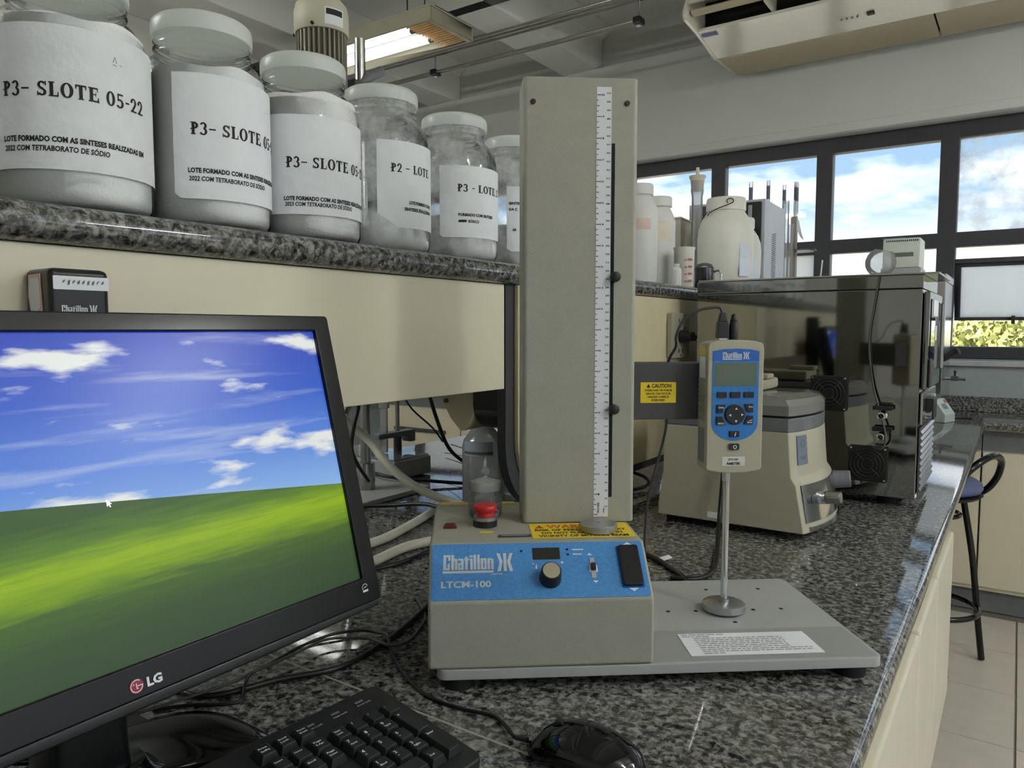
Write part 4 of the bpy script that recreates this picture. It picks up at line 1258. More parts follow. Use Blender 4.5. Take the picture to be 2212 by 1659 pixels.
em = nd('ShaderNodeEmission'); em.inputs['Strength'].default_value = .42; lk(pic, em.inputs[0])
gl_ = nd('ShaderNodeBsdfGlossy'); gl_.inputs['Roughness'].default_value = .25; gl_.inputs['Color'].default_value = (.03, .03, .03, 1)
ad = nd('ShaderNodeAddShader'); lk(em.outputs[0], ad.inputs[0]); lk(gl_.outputs[0], ad.inputs[1])
ou = nd('ShaderNodeOutputMaterial'); lk(ad.outputs[0], ou.inputs[0])
me = bpy.data.meshes.new('screen')
me.from_pydata([mon(-SW, SH, -.001), mon(0, SH, -.001), mon(0, 0, -.001), mon(-SW, 0, -.001)], [], [(0, 1, 2, 3)])
ul = me.uv_layers.new(name='UVMap')
for i_, q_ in enumerate(((0, 0), (1, 0), (1, 1), (0, 1))): ul.data[i_].uv = q_
me.materials.append(m)
scr = bpy.data.objects.new('screen', me); COL.objects.link(scr); scr.parent = MT; scr['label'] = 'lit screen with a grassy slope and clouds'
cur = MB(); cfn = lambda a, b, c=.0: mon(-.2425 + a, .1375 + b, -.0006 + c)
cur.add([cfn(0, 0), cfn(0, .0058), cfn(.0014, .0046), cfn(.0023, .0066), cfn(.0031, .0062), cfn(.0022, .0042), cfn(.0041, .0041)], [(0, 1, 2, 3, 4, 5, 6)])
cur.build('mouse_pointer', mat('pointer_white', (240, 240, 240), .5, emit=(235, 235, 235), estr=.8), scr, smooth=False)
mk = MB(); bz = lambda a, b: mon(a, .2875 - b, .0041)
put_text(mk, 'LG', bz, .0066, -.2372, -.0002, w=.0125, bold=.045)
mk.build('maker_name', WHITE, MT, smooth=False)
lgm = MB(); lgm.add([mon(-.2455 + .0056 * cos(a), .2843 + .0056 * sin(a), .0040) for a in [2 * pi * k / 28 for k in range(28)]], [tuple(range(28))])
lgo = lgm.build('round_emblem', mat('crimson_emblem', (150, 30, 62), .35), MT, smooth=False)
lgw = MB()
pt = lambda x, y: mon(-.2455 + x, .2843 - y, .0043)
for k in range(20):
    A0 = radians(50 + 310 * k / 20); A1 = radians(50 + 310 * (k + 1) / 20)
    lgw.add([pt(r * cos(A), r * sin(A)) for r, A in ((.0042, A0), (.0042, A1), (.0049, A1), (.0049, A0))], [(0, 1, 2, 3)])
lgw.add([pt(0.0005, .0003), pt(.0049, .0003), pt(.0049, -.0004), pt(.0005, -.0004)], [(0, 1, 2, 3)])
lgw.add([pt(-.0004, .0022), pt(.0003, .0022), pt(.0003, -.0022), pt(-.0004, -.0022)], [(0, 1, 2, 3)])
lgw.add([pt(-.0004, -.0016), pt(.0013, -.0016), pt(.0013, -.0022), pt(-.0004, -.0022)], [(0, 1, 2, 3)])
lgw.add([pt(-.0022 + .0006 * cos(a), .0016 + .0006 * sin(a)) for a in [2 * pi * k / 8 for k in range(8)]], [tuple(range(8))])
lgw.build('emblem_lines', WHITE, lgo, smooth=False)
es = MB(); pt = lambda x, y: mon(-.0002 + x, .2780 - y, .0041)
for k in range(12):
    A0 = radians(20 + 190 * k / 12); A1 = radians(20 + 190 * (k + 1) / 12)
    es.add([pt(r * cos(A), r * sin(A)) for r, A in ((.0034, A0), (.0034, A1), (.0041, A1), (.0041, A0))], [(0, 1, 2, 3)])
es.add([pt(-.0030, -.0006), pt(.0006, .0012), pt(.0036, .0006), pt(.0008, .0002)], [(0, 1, 2, 3)])
es.add([pt(-.0036, -.0044), pt(.0036, -.0044), pt(.0036, -.0022), pt(-.0036, -.0022)], [(0, 1, 2, 3)])
es.build('energy_mark', SILVER, MT, smooth=False)
# stand: neck and domed foot
nk = MB()
rings = []
for z, hw, y0, y1 in ((.006, .034, -.030, .034), (.04, .031, -.028, .026), (.10, .029, -.024, .020), (.20, .029, -.012, .012)):
    rings.append([(x - .015, y, z) for x, y in rrect(-hw, hw, y0 + .02, y1 + .02, .010)])
nk.loft(rings).build('neck', SATB, MT)
ft = MB(); rings = []
def fo_(sc, z):
    r = []
    for k in range(48):
        a = 2 * pi * k / 48
        e = 2 / 3.0
        x = .150 * abs(cos(a)) ** e * (1 if cos(a) >= 0 else -1); y = .100 * abs(sin(a)) ** e * (1 if sin(a) >= 0 else -1)
        r.append((x * sc - .01, y * sc + .010, z))
    return r
for sc, z in ((.97, .0005), (1.0, .003), (1.0, .007), (.97, .0105), (.85, .0135), (.6, .016), (.38, .019), (.30, .026), (.26, .036)): rings.append(fo_(sc, z))
ft.loft(rings).build('foot', mat('foot_gloss_black', (4, 4, 4), .06, spec=.15, var=.1), MT, ang=60)

# ================================================================ tall black instrument behind the monitor
t = thing('gauge_column', 'tall slim black instrument behind the monitor with a handwritten white strip', 'instrument', (-.7245, .335, B))
MB().box(-.0245, .0245, -.026, .026, .012, .4495).build('body', SATB, t, bevel=.006, seg=3)
MB().box(-.0245, .060, -.045, .045, .0005, .0115).build('base', SATB, t, bevel=.003)
bf = lambda a, b: (.0252, a - .026, b)
MB().prism(rrect(-.0235, .0245, .4305, .4425, .001), .0246, .0250, lambda a, b, h: (h, a, b)).build('paper_strip', PAPER, t, smooth=False)
wm = MB(); put_wordmark(wm, lambda a, b: (.0249, a, b), -.0172, .4095, .031, .0072); wm.build('wordmark', SILVER, t, smooth=False)
hw = MB(); rn = random.Random(2)
for k in range(9):
    y = -.016 + k * .0042
    hw.add([(.02535, y, .434 + rn.uniform(0, .002)), (.02535, y + .002, .434 + rn.uniform(.001, .004)), (.02535, y + .0026, .4395), (.02535, y + .0003, .438)], [(0, 1, 2, 3)])
hw.build('handwriting', INKG, t, smooth=False)
rs = MB().prism([(-.014, .447 - .003), (.008, .4445), (.010, .412), (-.004, .403), (-.012, .410), (-.016, .425)], -.0268, -.0262, lambda a, b, h: (a, h, b)).build('side_sticker', mat('pale_red_edged_sticker', (215, 180, 175), .5), t, smooth=False)
MB().prism([(-.011, .441), (.005, .4415), (.007, .415), (-.004, .408), (-.010, .413), (-.013, .425)], -.0272, -.0269, lambda a, b, h: (a, h, b)).build('sticker_paper', PAPER, rs, smooth=False)

# ================================================================ keyboard
KB_ = thing('keyboard', 'black computer keyboard lying in front of the monitor, number pad nearest the mouse', 'keyboard', (-.393, .2905, B + .0065), pi / 2 - radians(5), rx=radians(5.5))
kbp = [(-.252, .0), (.207, .0), (.213, .006), (.219, .149), (.214, .155), (-.252, .155)]
MB().prism(kbp, -.003, .0155, lambda a, b, h: (a, b, h)).build('case', KEYB, KB_, bevel=.0025, seg=3)
for x in (-.22, .19):
    MB().box(x - .012, x + .012, .135, .148, -.0145, -.0031).build('flip_foot', BLACK, KB_, bevel=.001)
def keym(w, d):
    m = MB()
    m.taper(-w / 2, w / 2, -d / 2, d / 2, .0157, .0235, .0028, .0022, .0016)
    return m
KEYMESH = {}
def place_key(x, y, w=.0180, d=.0180, lines=(), hs=.0026, lay='L'):
    kk = (round(w, 4), round(d, 4))
    if kk not in KEYMESH:
        o = keym(w, d).build('key', KEYB, KB_, bevel=.0007, seg=2)
        KEYMESH[kk] = o.data
    else:
        o = bpy.data.objects.new('key', KEYMESH[kk]); COL.objects.link(o); o.parent = KB_
        o.modifiers.new('weighted_normals', 'WEIGHTED_NORMAL').keep_sharp = True
    o.location = (x, y, 0)
    if lines:
        m = MB()
        for i_, (s_, h_, ww) in enumerate(lines):
            put_text(m, s_, lambda a, b: (a, b, .0237), h_, -w / 2 + .0042, d / 2 - .0070 - i_ * .0042, w=ww, bold=.02)
        m.build('legend', WHITE, o, smooth=False)
rows = [.1035, .0845, .0650, .0455, .0260]
c7, c8, c9, cp_ = .1365, .1555, .1745, .1938
place_key(c7, rows[0], lines=(('Num', .0022, .006), ('Lock', .0022, .006)))
place_key(c8, rows[0], lines=(('/', .0032, None),)); place_key(c9, rows[0], lines=(('*', .0032, None),)); place_key(cp_, rows[0], lines=(('-', .0032, None),))
for r, ks in ((1, (('7', 'Home'), ('8', '^'), ('9', 'PgUp'))), (2, (('4', '<'), ('5', ''), ('6', '>'))), (3, (('1', 'End'), ('2', 'v'), ('3', 'PgDn')))):
    for cx, (a, b_) in zip((c7, c8, c9), ks):
        place_key(cx, rows[r], lines=((a, .0036, None),) + (((b_, .0021, .0016 if len(b_) == 1 else .0065),) if b_ else ()))
place_key(cp_, (rows[1] + rows[2]) / 2, d=.0375, lines=(('+', .0034, None),))
place_key(cp_, (rows[3] + rows[4]) / 2, d=.0375, lines=(('Enter', .0024, .0075),))
place_key((c7 + c8) / 2, rows[4], w=.037, lines=(('0', .0036, None), ('Ins', .0021, .005)))
place_key(c9, rows[4], lines=(('.', .0036, None), ('Del', .0021, .005)))
n1, n2, n3 = .0765, .0955, .1145
for x, l in zip((n1, n2, n3), (('Print', 'SysRq'), ('Scroll', 'Lock'), ('Pause', 'Break'))):
    place_key(x, .1275, lines=tuple((q, .0019, .0078) for q in l))
for x, l in zip((n1, n2, n3), (('Insert',), ('Home',), ('Page', 'Up'))): place_key(x, rows[0], lines=tuple((q, .0020, .0075) for q in l))
for x, l in zip((n1, n2, n3), (('Delete',), ('End',), ('Page', 'Down'))): place_key(x, rows[1], lines=tuple((q, .0020, .0075) for q in l))
place_key(n2, rows[3], lines=(('^', .003, None),))
for x, s_ in zip((n1, n2, n3), '<v>'): place_key(x, rows[4], lines=((s_, .003, None),))
for r in range(6):
    y = .1275 if r == 0 else rows[r - 1]
    for q in range(15):
        if r == 5 and 3 < q < 10: continue
        place_key(-.236 + q * .0195 + (0.003 * r if q else 0) * .0, y)
place_key(-.236 + 6.5 * .0195, rows[4], w=.112)
lm = MB()
for x, s_ in ((.130, 'Num Lock'), (.158, 'Caps Lock'), (.186, 'Scroll Lock')):
    put_text(lm, s_, lambda a, b: (a, b, .0158), .0019, x - .006, .1335, w=.016, bold=.02)
lm.build('lock_lettering', SILVER, KB_, smooth=False)
for x in (.130, .158, .186):
    MB().box(x - .0045, x + .0045, .1385, .1410, .0150, .0158).build('lock_lamp', MGREY, KB_, smooth=False)

# ================================================================ mouse
t = thing('computer_mouse', 'glossy black wired computer mouse beside the number pad', 'mouse', (-.3115, .5725, B), radians(8))
def mring(k):
    # sections from front (x=-) to rear; returns half width, height
    s_ = k / 14
    x = -.0575 + .115 * s_
    w = .031 * (max(0, 1 - abs(2 * s_ - 1) ** 3.2)) ** .5 * (1 - .10 * (1 - s_))
    h = .0365 * (max(0, 1 - abs(2 * s_ - 1.06) ** 2.6)) ** .55 * (.80 + .2 * sin(pi * min(1, s_ + .1)))
    return x, max(w, .002), max(h, .004)
rings = []
for k in range(15):
    x, w, h = mring(k)
    r = []
    for q in range(28):
        a = 2 * pi * q / 28
        cy, cz = cos(a), sin(a)
        y = w * (abs(cy) ** .85) * (1 if cy >= 0 else -1)
        z = .006 + (h - .006) * max(0, cz) ** .9 if cz >= 0 else .006 + .0052 * cz
        if cz < 0: y *= 1 - .12 * (-cz)
        r.append((x, y, z))
    rings.append(r)
body = MB().loft(rings).build('shell', GLOSSB, t, ang=80)
# button split and wheel
sp3 = MB()
pts = []
for k in range(2, 8):
    x, w, h = mring(k); pts.append((x, 0, h + .0001))
sp3.tube(pts, .0006, 6, 3); sp3.build('button_split', DARKIN, t)
sp4 = MB(); pts = []
x, w, h = mring(7)
for q in range(2, 13):
    a = pi * q / 14
    pts.append((x, w * (abs(cos(a)) ** .85) * (1 if cos(a) >= 0 else -1), .006 + (h - .006) * sin(a) ** .9 + .0001))
sp4.tube(pts, .0005, 6, 2); sp4.build('button_seam', DARKIN, t)
x, w, h = mring(4)
MB().cyl((x, -.0035, h - .0035), (x, .0035, h - .0035), .0062, n=20).build('scroll_wheel', RUBBER, t, bevel=.001)
MB().cyl((-.0575, 0, .008), (-.070, 0, .0072), .003, .0022, n=10).build('strain_relief', BLACK, t)

# ================================================================ cables on the worktop
def cable(name, label, pts, r, m=CABLE, cat='cable', n=8, sub=5, group=None):
    o = MB().tube(pts, r, n, sub).build(name, m, ang=80)
    return tag(o, label, cat, group)
zc = B
mp2 = [(-.3825, .5625), (-.424, .590), (-.461, .584), (-.505, .583), (-.554, .601), (-.604, .631), (-.644, .66), (-.666, .667), (-.689, .66), (-.71, .632), (-.722, .59), (-.715, .543), (-.698, .502), (-.682, .481), (-.667, .464), (-.680, .445), (-.705, .426), (-.725, .40)]
cable('mouse_cable', 'thin black mouse cable looping over the worktop to the monitor foot', [(x, y, zc + (.0072 if i == 0 else .0022 + .0076 * (i in (6, 12, 13)) + .004 * (7 <= i <= 9))) for i, (x, y) in enumerate(mp2)], .0019)
cable('power_cable', 'thick black power cable running from under the monitor to the test stand', [(-.80, .40, zc + .004), (-.762, .439, zc + .004), (-.72, .439, zc + .004), (-.692, .459, zc + .004), (-.67, .514, zc + .004), (-.638, .567, zc + .004), (-.636, .616, zc + .004), (-.646, .675, zc + .004), (-.672, .762, zc + .005), (-.70, .86, zc + .01), (-.66, .95, zc + .03)], .0035)
cable('data_cable', 'thin dark grey cable crossing between the monitor foot and the test stand', [(-.725, .345, zc + .0105), (-.698, .457, zc + .0105), (-.697, .51, zc + .0105), (-.695, .561, zc + .0115), (-.698, .606, zc + .0105), (-.677, .632, zc + .0092), (-.656, .643, zc + .0095), (-.62, .643, zc + .0095), (-.622, .675, zc + .003), (-.632, .703, zc + .002), (-.659, .751, zc + .002), (-.72, .80, zc + .002)], .0018, CABLEG)
cable('monitor_cable', 'black monitor lead curling behind the foot at the bottom left', [(-.74, .20, zc + .06), (-.725, .25, zc + .025), (-.72, .29, zc + .0045), (-.735, .325, zc + .004), (-.76, .34, zc + .004), (-.80, .33, zc + .004)], .0032)
cable('monitor_cable', 'second black monitor lead hanging at the lower left corner of the view', [(-.70, .10, zc + .12), (-.71, .14, zc + .05), (-.72, .19, zc + .004), (-.75, .23, zc + .004), (-.80, .22, zc + .004)], .0032)
# behind the stand
cable('stirrer_lead', 'thick black lead crossing the worktop behind the steel rod to the service pod', [(-1.60, 1.36, zc + .05), (-1.463, 1.38, zc + .035), (-1.313, 1.345, zc + .026), (-1.20, 1.42, zc + .012), (-1.10, 1.49, zc + .005), (-.99, 1.56, zc + .005), (-.90, 1.62, zc + .005)], .0045)
cable('black_lead', 'black lead running along the worktop from the rod base towards the test stand', [(-1.38, 1.08, zc + .006), (-1.255, 1.10, zc + .006), (-1.131, 1.155, zc + .012), (-1.020, 1.18, zc + .024), (-.93, 1.16, zc + .008), (-.82, 1.08, zc + .006), (-.74, 1.0, zc + .006)], .0048)
cable('hanging_cable', 'thick black cable hanging from under the shelf panel down to the worktop', [(-1.10, 1.27, 1.16), (-1.10, 1.275, 1.10), (-1.10, 1.31, 1.02), (-1.10, 1.345, .965), (-1.10, 1.40, .925), (-1.09, 1.46, .885), (-1.07, 1.52, .868), (-1.00, 1.58, .868)], .0045)
cable('thin_hanging_cable', 'thin black cable slanting down under the shelf panel beside the thick one', [(-1.16, 1.25, 1.10), (-1.15, 1.272, 1.062), (-1.13, 1.32, 1.015), (-1.12, 1.345, .98)], .0022)
cable('rod_cable', 'black cable drooping beside the thick steel rod', [(-1.16, 1.110, 1.16), (-1.16, 1.115, 1.088), (-1.16, 1.10, 1.041), (-1.16, 1.092, .993), (-1.16, 1.11, .955), (-1.18, 1.16, .91)], .0042)
cable('silicone_hose', 'translucent white hose sweeping down past the steel rod to the test stand', [(-1.26, 1.05, 1.14), (-1.24, 1.10, 1.085), (-1.22, 1.13, 1.0487), (-1.18, 1.167, .996), (-1.13, 1.1656, .9547), (-1.08, 1.177, .9177), (-1.04, 1.206, .889), (-1.0, 1.235, .8716), (-.94, 1.235, .862), (-.86, 1.235, .860)], .0095, HOSE, 'hose', 12)
cable('silicone_hose', 'upper of two translucent hoses lying between the monitor and the test stand', [(-1.02, .80, zc + .009), (-.965, .88, zc + .009), (-.955, .939, zc + .009), (-.967, 1.026, zc + .009), (-1.027, 1.207, zc + .009), (-1.10, 1.30, zc + .009)], .0085, HOSE, 'hose', 12)
cable('silicone_hose', 'lower of two translucent hoses lying between the monitor and the test stand', [(-.93, .76, zc + .009), (-.885, .82, zc + .009), (-.875, .864, zc + .009), (-.887, .953, zc + .009), (-.875, 1.014, zc + .009), (-.84, 1.10, zc + .009)], .0085, HOSE, 'hose', 12)
cable('flat_lead', 'black flat lead under the two translucent hoses', [(-.91, .74, zc + .004), (-.865, .83, zc + .004), (-.845, .90, zc + .004), (-.845, .98, zc + .004), (-.80, 1.05, zc + .004)], .0035)
for i, pts in enumerate(([(-1.10, 1.42, .92), (-1.14, 1.47, .918), (-1.22, 1.53, .912), (-1.30, 1.57, .905)], [(-1.06, 1.44, .895), (-1.12, 1.50, .880), (-1.20, 1.54, .885), (-1.30, 1.575, .890)],
                         [(-1.10, 1.35, .975), (-1.075, 1.42, .945), (-1.05, 1.46, .915), (-1.05, 1.47, .885)], [(-1.20, 1.52, .852), (-1.17, 1.54, .868), (-1.12, 1.53, .880), (-1.07, 1.50, .868), (-1.04, 1.50, .852)])):
    cable('thin_wire', ['uppermost thin wire reaching the stirrer box corner', 'lower thin wire reaching the stirrer box corner', 'fine wire curling off the thick hanging cable', 'fine wire arched over the bright reflection on the worktop'][i], pts, .0011, CABLE, 'wire', 6)
# cord from the gauge and cables right of the column
W = lambda u, v, z: tuple(loc2w(u, v, z))
cable('gauge_cord', 'dark grey cord arching from the force gauge plug behind the crosshead to the worktop', [W(.3625, .1495, .416), W(.3600, .1500, .4225), W(.3530, .1515, .4235), W(.335, .156, .4200), W(.3172, .164, .408), W(.3095, .172, .3873), W(.3115, .180, .3725), W(.3075, .200, .3529), W(.3160, .226, .330), W(.3140, .228, .265), W(.3060, .232, .22), W(.2950, .245, .1625), W(.2960, .270, .0979), W(.3050, .300, .040), W(.3150, .320, .006), W(.335, .318, .004), W(.36, .30, .004)], .0019, CABLEG, 'cable', 8, 6)
cable('mains_cable', 'black mains cable dropping behind the extension rod to the worktop', [(-.450, 1.405, zc + .26), (-.462, 1.405, zc + .17), (-.466, 1.402, zc + .09), (-.460, 1.37, zc + .025), (-.420, 1.244, zc + .0045), (-.395, 1.15, zc + .0045), (-.405, 1.10, zc + .0045), (-.44, 1.085, zc + .0045)], .0042)
cable('mains_cable', 'flat black mains cable on the worktop beside the small paper scrap', [(-.56, 1.20, zc + .0045), (-.495, 1.161, zc + .0045), (-.456, 1.128, zc + .0045), (-.425, 1.100, zc + .0045), (-.40, 1.06, zc + .0045)], .0042)
cable('coiled_cord', 'black cord loop beside the column, upper strand', [(-.80, 1.56, 1.02), (-.80, 1.64, .995), (-.82, 1.72, .99), (-.84, 1.80, 1.01)], .0042)
cable('coiled_cord', 'black cord loop beside the column, middle strand', [(-.84, 1.62, .962), (-.83, 1.70, .960), (-.83, 1.80, .958)], .0042)
cable('coiled_cord', 'black cord loop beside the column, lowest curl on the worktop', [(-.90, 1.60, .92), (-.82, 1.66, .90), (-.765, 1.70, .878), (-.745, 1.68, .862), (-.77, 1.62, .856), (-.83, 1.56, .856)], .0042)
t = thing('paper_scrap', 'small white folded paper tab lying beside the gauge cord', 'paper', (-.489, 1.183, B))
MB().add([(-.012, .0, .0006), (.0, .014, .004), (.012, .002, .004), (.002, -.014, .0006), (-.012, .0, .001), (.0, .014, .0044), (.012, .002, .0044), (.002, -.014, .001)], [(3, 2, 1, 0), (4, 5, 6, 7), (0, 1, 5, 4), (1, 2, 6, 5), (2, 3, 7, 6), (3, 0, 4, 7)]).build('tab', PAPER, t, smooth=False)
# plug in the socket strip
t = thing('wall_plug', 'black power plug pushed into the cream socket strip', 'plug', (-.7275, 1.84, 1.2275))
MB().cyl((.0002, -.004, 0), (.024, -.002, 0), .017, .015, n=18).build('plug_body', BLACK, t, bevel=.003)
MB().taper(.008, .024, -.012, .052, -.012, .012, .002, .004, .010).build('plug_grip', BLACK, t, bevel=.003)
MB().tube([(.018, .045, 0), (.022, .075, -.004), (.024, .105, -.014), (.02, .14, -.03), (.0, .19, -.06)], .0055, 10).build('lead', CABLE, t, ang=80)
MB().cyl((.010, .004, .010), (.010, .004, .024), .004, .003, n=10).build('release_tab', BLACK, t)

# ================================================================ centrifuge
CFX, CFY = -.465, 1.56
t = thing('centrifuge', 'beige benchtop centrifuge with grey lid and chrome control strip beside the steel oven', 'centrifuge', (CFX, CFY, B))
cv = mat('centrifuge_beige', (176, 172, 152), .35, var=.03)
cg = mat('centrifuge_grey', (112, 114, 118), .18, var=.03)
cg2 = mat('centrifuge_lid_smoke', (126, 126, 120), .08, var=.03)
def cfring(z, xf, x0, bulge, y0=-.14, y1=.14, ins=0.0):
    r = [(x0 + ins, y0 + ins, z)]
    n = 14
    for k in range(n + 1):
        s_ = k / n
        y = y0 + ins + (y1 - y0 - 2 * ins) * s_
        x = xf - ins + bulge * (1 - (2 * s_ - 1) ** 2)
        r.append((x, y, z))
    r.append((x0 + ins, y1 - ins, z))
    return r
xo = lambda X: X - CFX
secs = [(.0150, -.317), (.040, -.3215), (.105, -.333), (.118, -.342), (.150, -.345), (.203, -.349)]
MB().loft([cfring(z, xo(X), xo(-.605) + (.010 if z > .1 else .0), .028) for z, X in secs]).build('body', cv, t, bevel=.002, ang=40)
MB().loft([cfring(z, xo(-.349), xo(-.594), .028) for z in (.2032, .2290)]).build('grey_band', cg, t, bevel=.002)
MB().loft([cfring(z, xo(-.352), xo(-.59), .026, ins=.005) for z in (.2290, .2335)]).build('lid_gap', DARKIN, t)
MB().loft([cfring(.2335, xo(-.349), xo(-.594), .028), cfring(.2520, xo(-.349), xo(-.594), .028), cfring(.2630, xo(-.349), xo(-.594), .027, ins=.008), cfring(.2665, xo(-.349), xo(-.594), .026, ins=.022)]).build('lid', cg2, t, ang=25)
MB().box(xo(-.592), xo(-.44), .02, .135, .2668, .2900).build('hinge_cover', BEIGE_L, t, bevel=.006)
MB().box(xo(-.50), xo(-.435), .03, .08, .2901, .3010).build('lid_handle', BEIGE_L, t, bevel=.004)
def front_pt(y, z, out=0.0):
    # point on the bulging front at local y, height z
    Xs = [s_[1] for s_ in secs]; Zs = [s_[0] for s_ in secs]
    for k in range(len(Zs) - 1):
        if Zs[k] <= z <= Zs[k + 1]:
            xf = Xs[k] + (Xs[k + 1] - Xs[k]) * (z - Zs[k]) / (Zs[k + 1] - Zs[k]); break
    else: xf = Xs[-1]
    q = (y + .14) / .28
    return (xo(xf) + .028 * (1 - (2 * q - 1) ** 2) + out, y, z)
def front_patch(y0, y1, z0, z1, out0, out1, n=12, mth=4):
    m = MB()
    for o_ in (out0, out1):
        for i in range(n + 1):
            for j in range(mth + 1):
                m.v.append(front_pt(y0 + (y1 - y0) * i / n, z0 + (z1 - z0) * j / mth, o_))
    h = (n + 1) * (mth + 1)
    for i in range(n):
        for j in range(mth):
            a = i * (mth + 1) + j
            m.f.append((a + h, a + h + mth + 1, a + h + mth + 2, a + h + 1))
            m.f.append((a, a + 1, a + mth + 2, a + mth + 1))
    for i in range(n):
        for j in (0, mth):
            a = i * (mth + 1) + j; b_ = a + mth + 1
            m.f.append((a, b_, b_ + h, a + h) if j == 0 else (a, a + h, b_ + h, b_))
    for j in range(mth):
        for i in (0, n):
            a = i * (mth + 1) + j; b_ = a + 1
            m.f.append((a, a + h, b_ + h, b_) if i == 0 else (a, b_, b_ + h, a + h))
    return m
front_patch(-.128, .128, .034, .104, .0004, .0022).build('chrome_panel', CHROME, t, ang=60)
front_patch(-.120, .120, .018, .026, .0006, .004, 12, 1).build('chrome_strip', CHROME, t, ang=60)
nb = front_patch(-.118, -.085, .140, .195, .0004, .002, 3, 2).build('badge', mat('blue_grey_badge', (112, 124, 138), .35), t, ang=60)
bm_ = MB()
for k in range(16):
    A0, A1 = 2 * pi * k / 16, 2 * pi * (k + 1) / 16
    bm_.add([front_pt(-.1000 + r * cos(A), .180 + r * sin(A), .0026) for r, A in ((.0062, A0), (.0062, A1), (.0078, A1), (.0078, A0))], [(0, 1, 2, 3)])
bm_.add([front_pt(y, z, .0026) for y, z in ((-.110, .150), (-.093, .150), (-.093, .156), (-.110, .156))], [(0, 1, 2, 3)])
bm_.build('badge_mark', INKG, nb, smooth=False)
def knob(y, z, r, ln, nm, m):
    p = Vector(front_pt(y, z, .002))
    d = Vector((1, (y / .14) * .25, .12)).normalized()
    MB().lathe_dir([(r * 1.05, 0), (r, ln * .15), (r * .96, ln * .92), (r * .86, ln), (0, ln)], p, d, 24).build(nm, m, t, ang=30)
knob(-.095, .074, .0085, .012, 'small_knob', MGREY)
knob(-.035, .068, .0125, .026, 'timer_knob', STEELROD)
knob(.108, .078, .0185, .034, 'speed_knob', MGREY)
for k, (x, y) in enumerate(((-.12, -.11), (.10, -.10), (-.12, .11), (.10, .10))):
    MB().cyl((x, y, .0005), (x, y, .0148), .012, n=14).build('rubber_foot', RUBBER, t)
MB().box(xo(-.50), xo(-.478), -.1408, -.1400, .022, .034).build('rating_tag', PAPER, t, smooth=False)

# ================================================================ stainless oven
VX, VY = -.680, 1.827
t = thing('steel_oven', 'tall polished stainless steel oven with two black fans on its mirror side', 'oven', (VX, VY, B))
OW, OD = .503, .32
ht = .5145
MB().box(0, OW, 0, OD, .020, .4835).build('cabinet', STEEL, t, bevel=.0025)
MB().box(-.001, OW + .001, -.0015, OD + .0015, .4840, ht).build('top_cover', STEEL, t, bevel=.003)
MB().box(.002, OW + .030, .0, OD + .0015, ht + .0001, ht + .004).build('top_plate', STEELB, t, bevel=.001)
for x, y in ((.05, .05), (.44, .05), (.05, .27), (.44, .27)):
    MB().lathe([(.020, .0005), (.020, .010), (.012, .0198)], 16, (x, y, 0), cap0=True, cap1=True).build('levelling_foot', RUBBER, t)
def fan(cx, cz):
    f = MB().prism(rrect(cx - .040, cx + .040, cz - .040, cz + .040, .004), -.010, -.0018, lambda a, b, h: (a, h, b)).build('fan_guard', BLACK, t, bevel=.0015)
    m = MB()
    for r in (.012, .020, .028, .035):
        pts = [(cx + r * cos(2 * pi * k / 28), -.0125, cz + r * sin(2 * pi * k / 28)) for k in range(28)]
        m.tube(pts, .0009, 6, 1, closed=True)
    for a in (.785, 2.356):
        m.cyl((cx + .036 * cos(a), -.0115, cz + .036 * sin(a)), (cx - .036 * cos(a), -.0115, cz - .036 * sin(a)), .0009, n=6)
    m.build('wire_rings', mat('dark_grey_wire', (58, 58, 60), .35, metal=.6), f)
    MB().lathe_dir([(.010, 0), (.0098, .001), (0, .0012)], (cx, -.0126, cz), (0, -1, 0), 20).build('fan_hub', RUBBER, f)
    for sx in (-1, 1):
        for sz in (-1, 1):
            MB().lathe_dir([(.0028, 0), (.0022, .0012), (0, .0014)], (cx + sx * .035, -.0101, cz + sz * .035), (0, -1, 0), 10).build('screw', CHROME, f)
fan(-.360 - VX, 1.0985 - B)
fan(-.2726 - VX, .9425 - B)
for z in (.205, .158):
    v_ = MB().lathe_dir([(.010, 0), (.010, .006), (.0075, .0075), (.0075, .022), (.0085, .0225), (.0085, .030), (.0055, .031), (.0055, .026)], (-.2455 - VX, -.0015, z - 0), (0, -1, 0), 20).build('drain_valve', CHROME, t)
    MB().box(-.2640 - VX, -.2240 - VX, -.024, -.010, z + .012, z + .022).build('valve_lever', BLACK, v_, bevel=.002)
MB().box(-.2560 - VX, -.2280 - VX, -.012, -.0018, .2275, .2325).build('lever_bracket', BLACK, t, bevel=.001)
# front (+X) face
fx = OW + .0015
fy = lambda y0, y1, z0, z1, d0=0.0, d1=.004: MB().box(fx + d0, fx + d1, y0, y1, z0, z1)
d_ = fy(.016, .305, .262, .478, 0, .012).build('door', STEEL, t, bevel=.003)
fy(.040, .235, .285, .462, .0122, .0135).build('window', mat('oven_dark_glass', (34, 42, 54), .05, var=.1), d_, bevel=.0004)
fy(.075, .185, .425, .462, .0136, .0142).build('paper_notice', PAPER, d_, smooth=False)
fy(.130, .165, .370, .404, .0136, .0142).build('paper_tag', PAPER, d_, smooth=False)
fy(.250, .268, .30, .46, .0125, .024).build('door_trim', CHROME, d_, bevel=.003)
cp_l = fy(.020, .070, .268, .330, .0125, .016).build('controller', BLACK, d_, bevel=.001)
fy(.030, .060, .300, .318, .0161, .0166).build('red_display', REDD, cp_l, smooth=False)
lv = MB().cyl((fx + .010, .280, .3170), (fx + .016, .280, .320), .0045, n=12)
lv.build('lever_stem', CHROME, t)
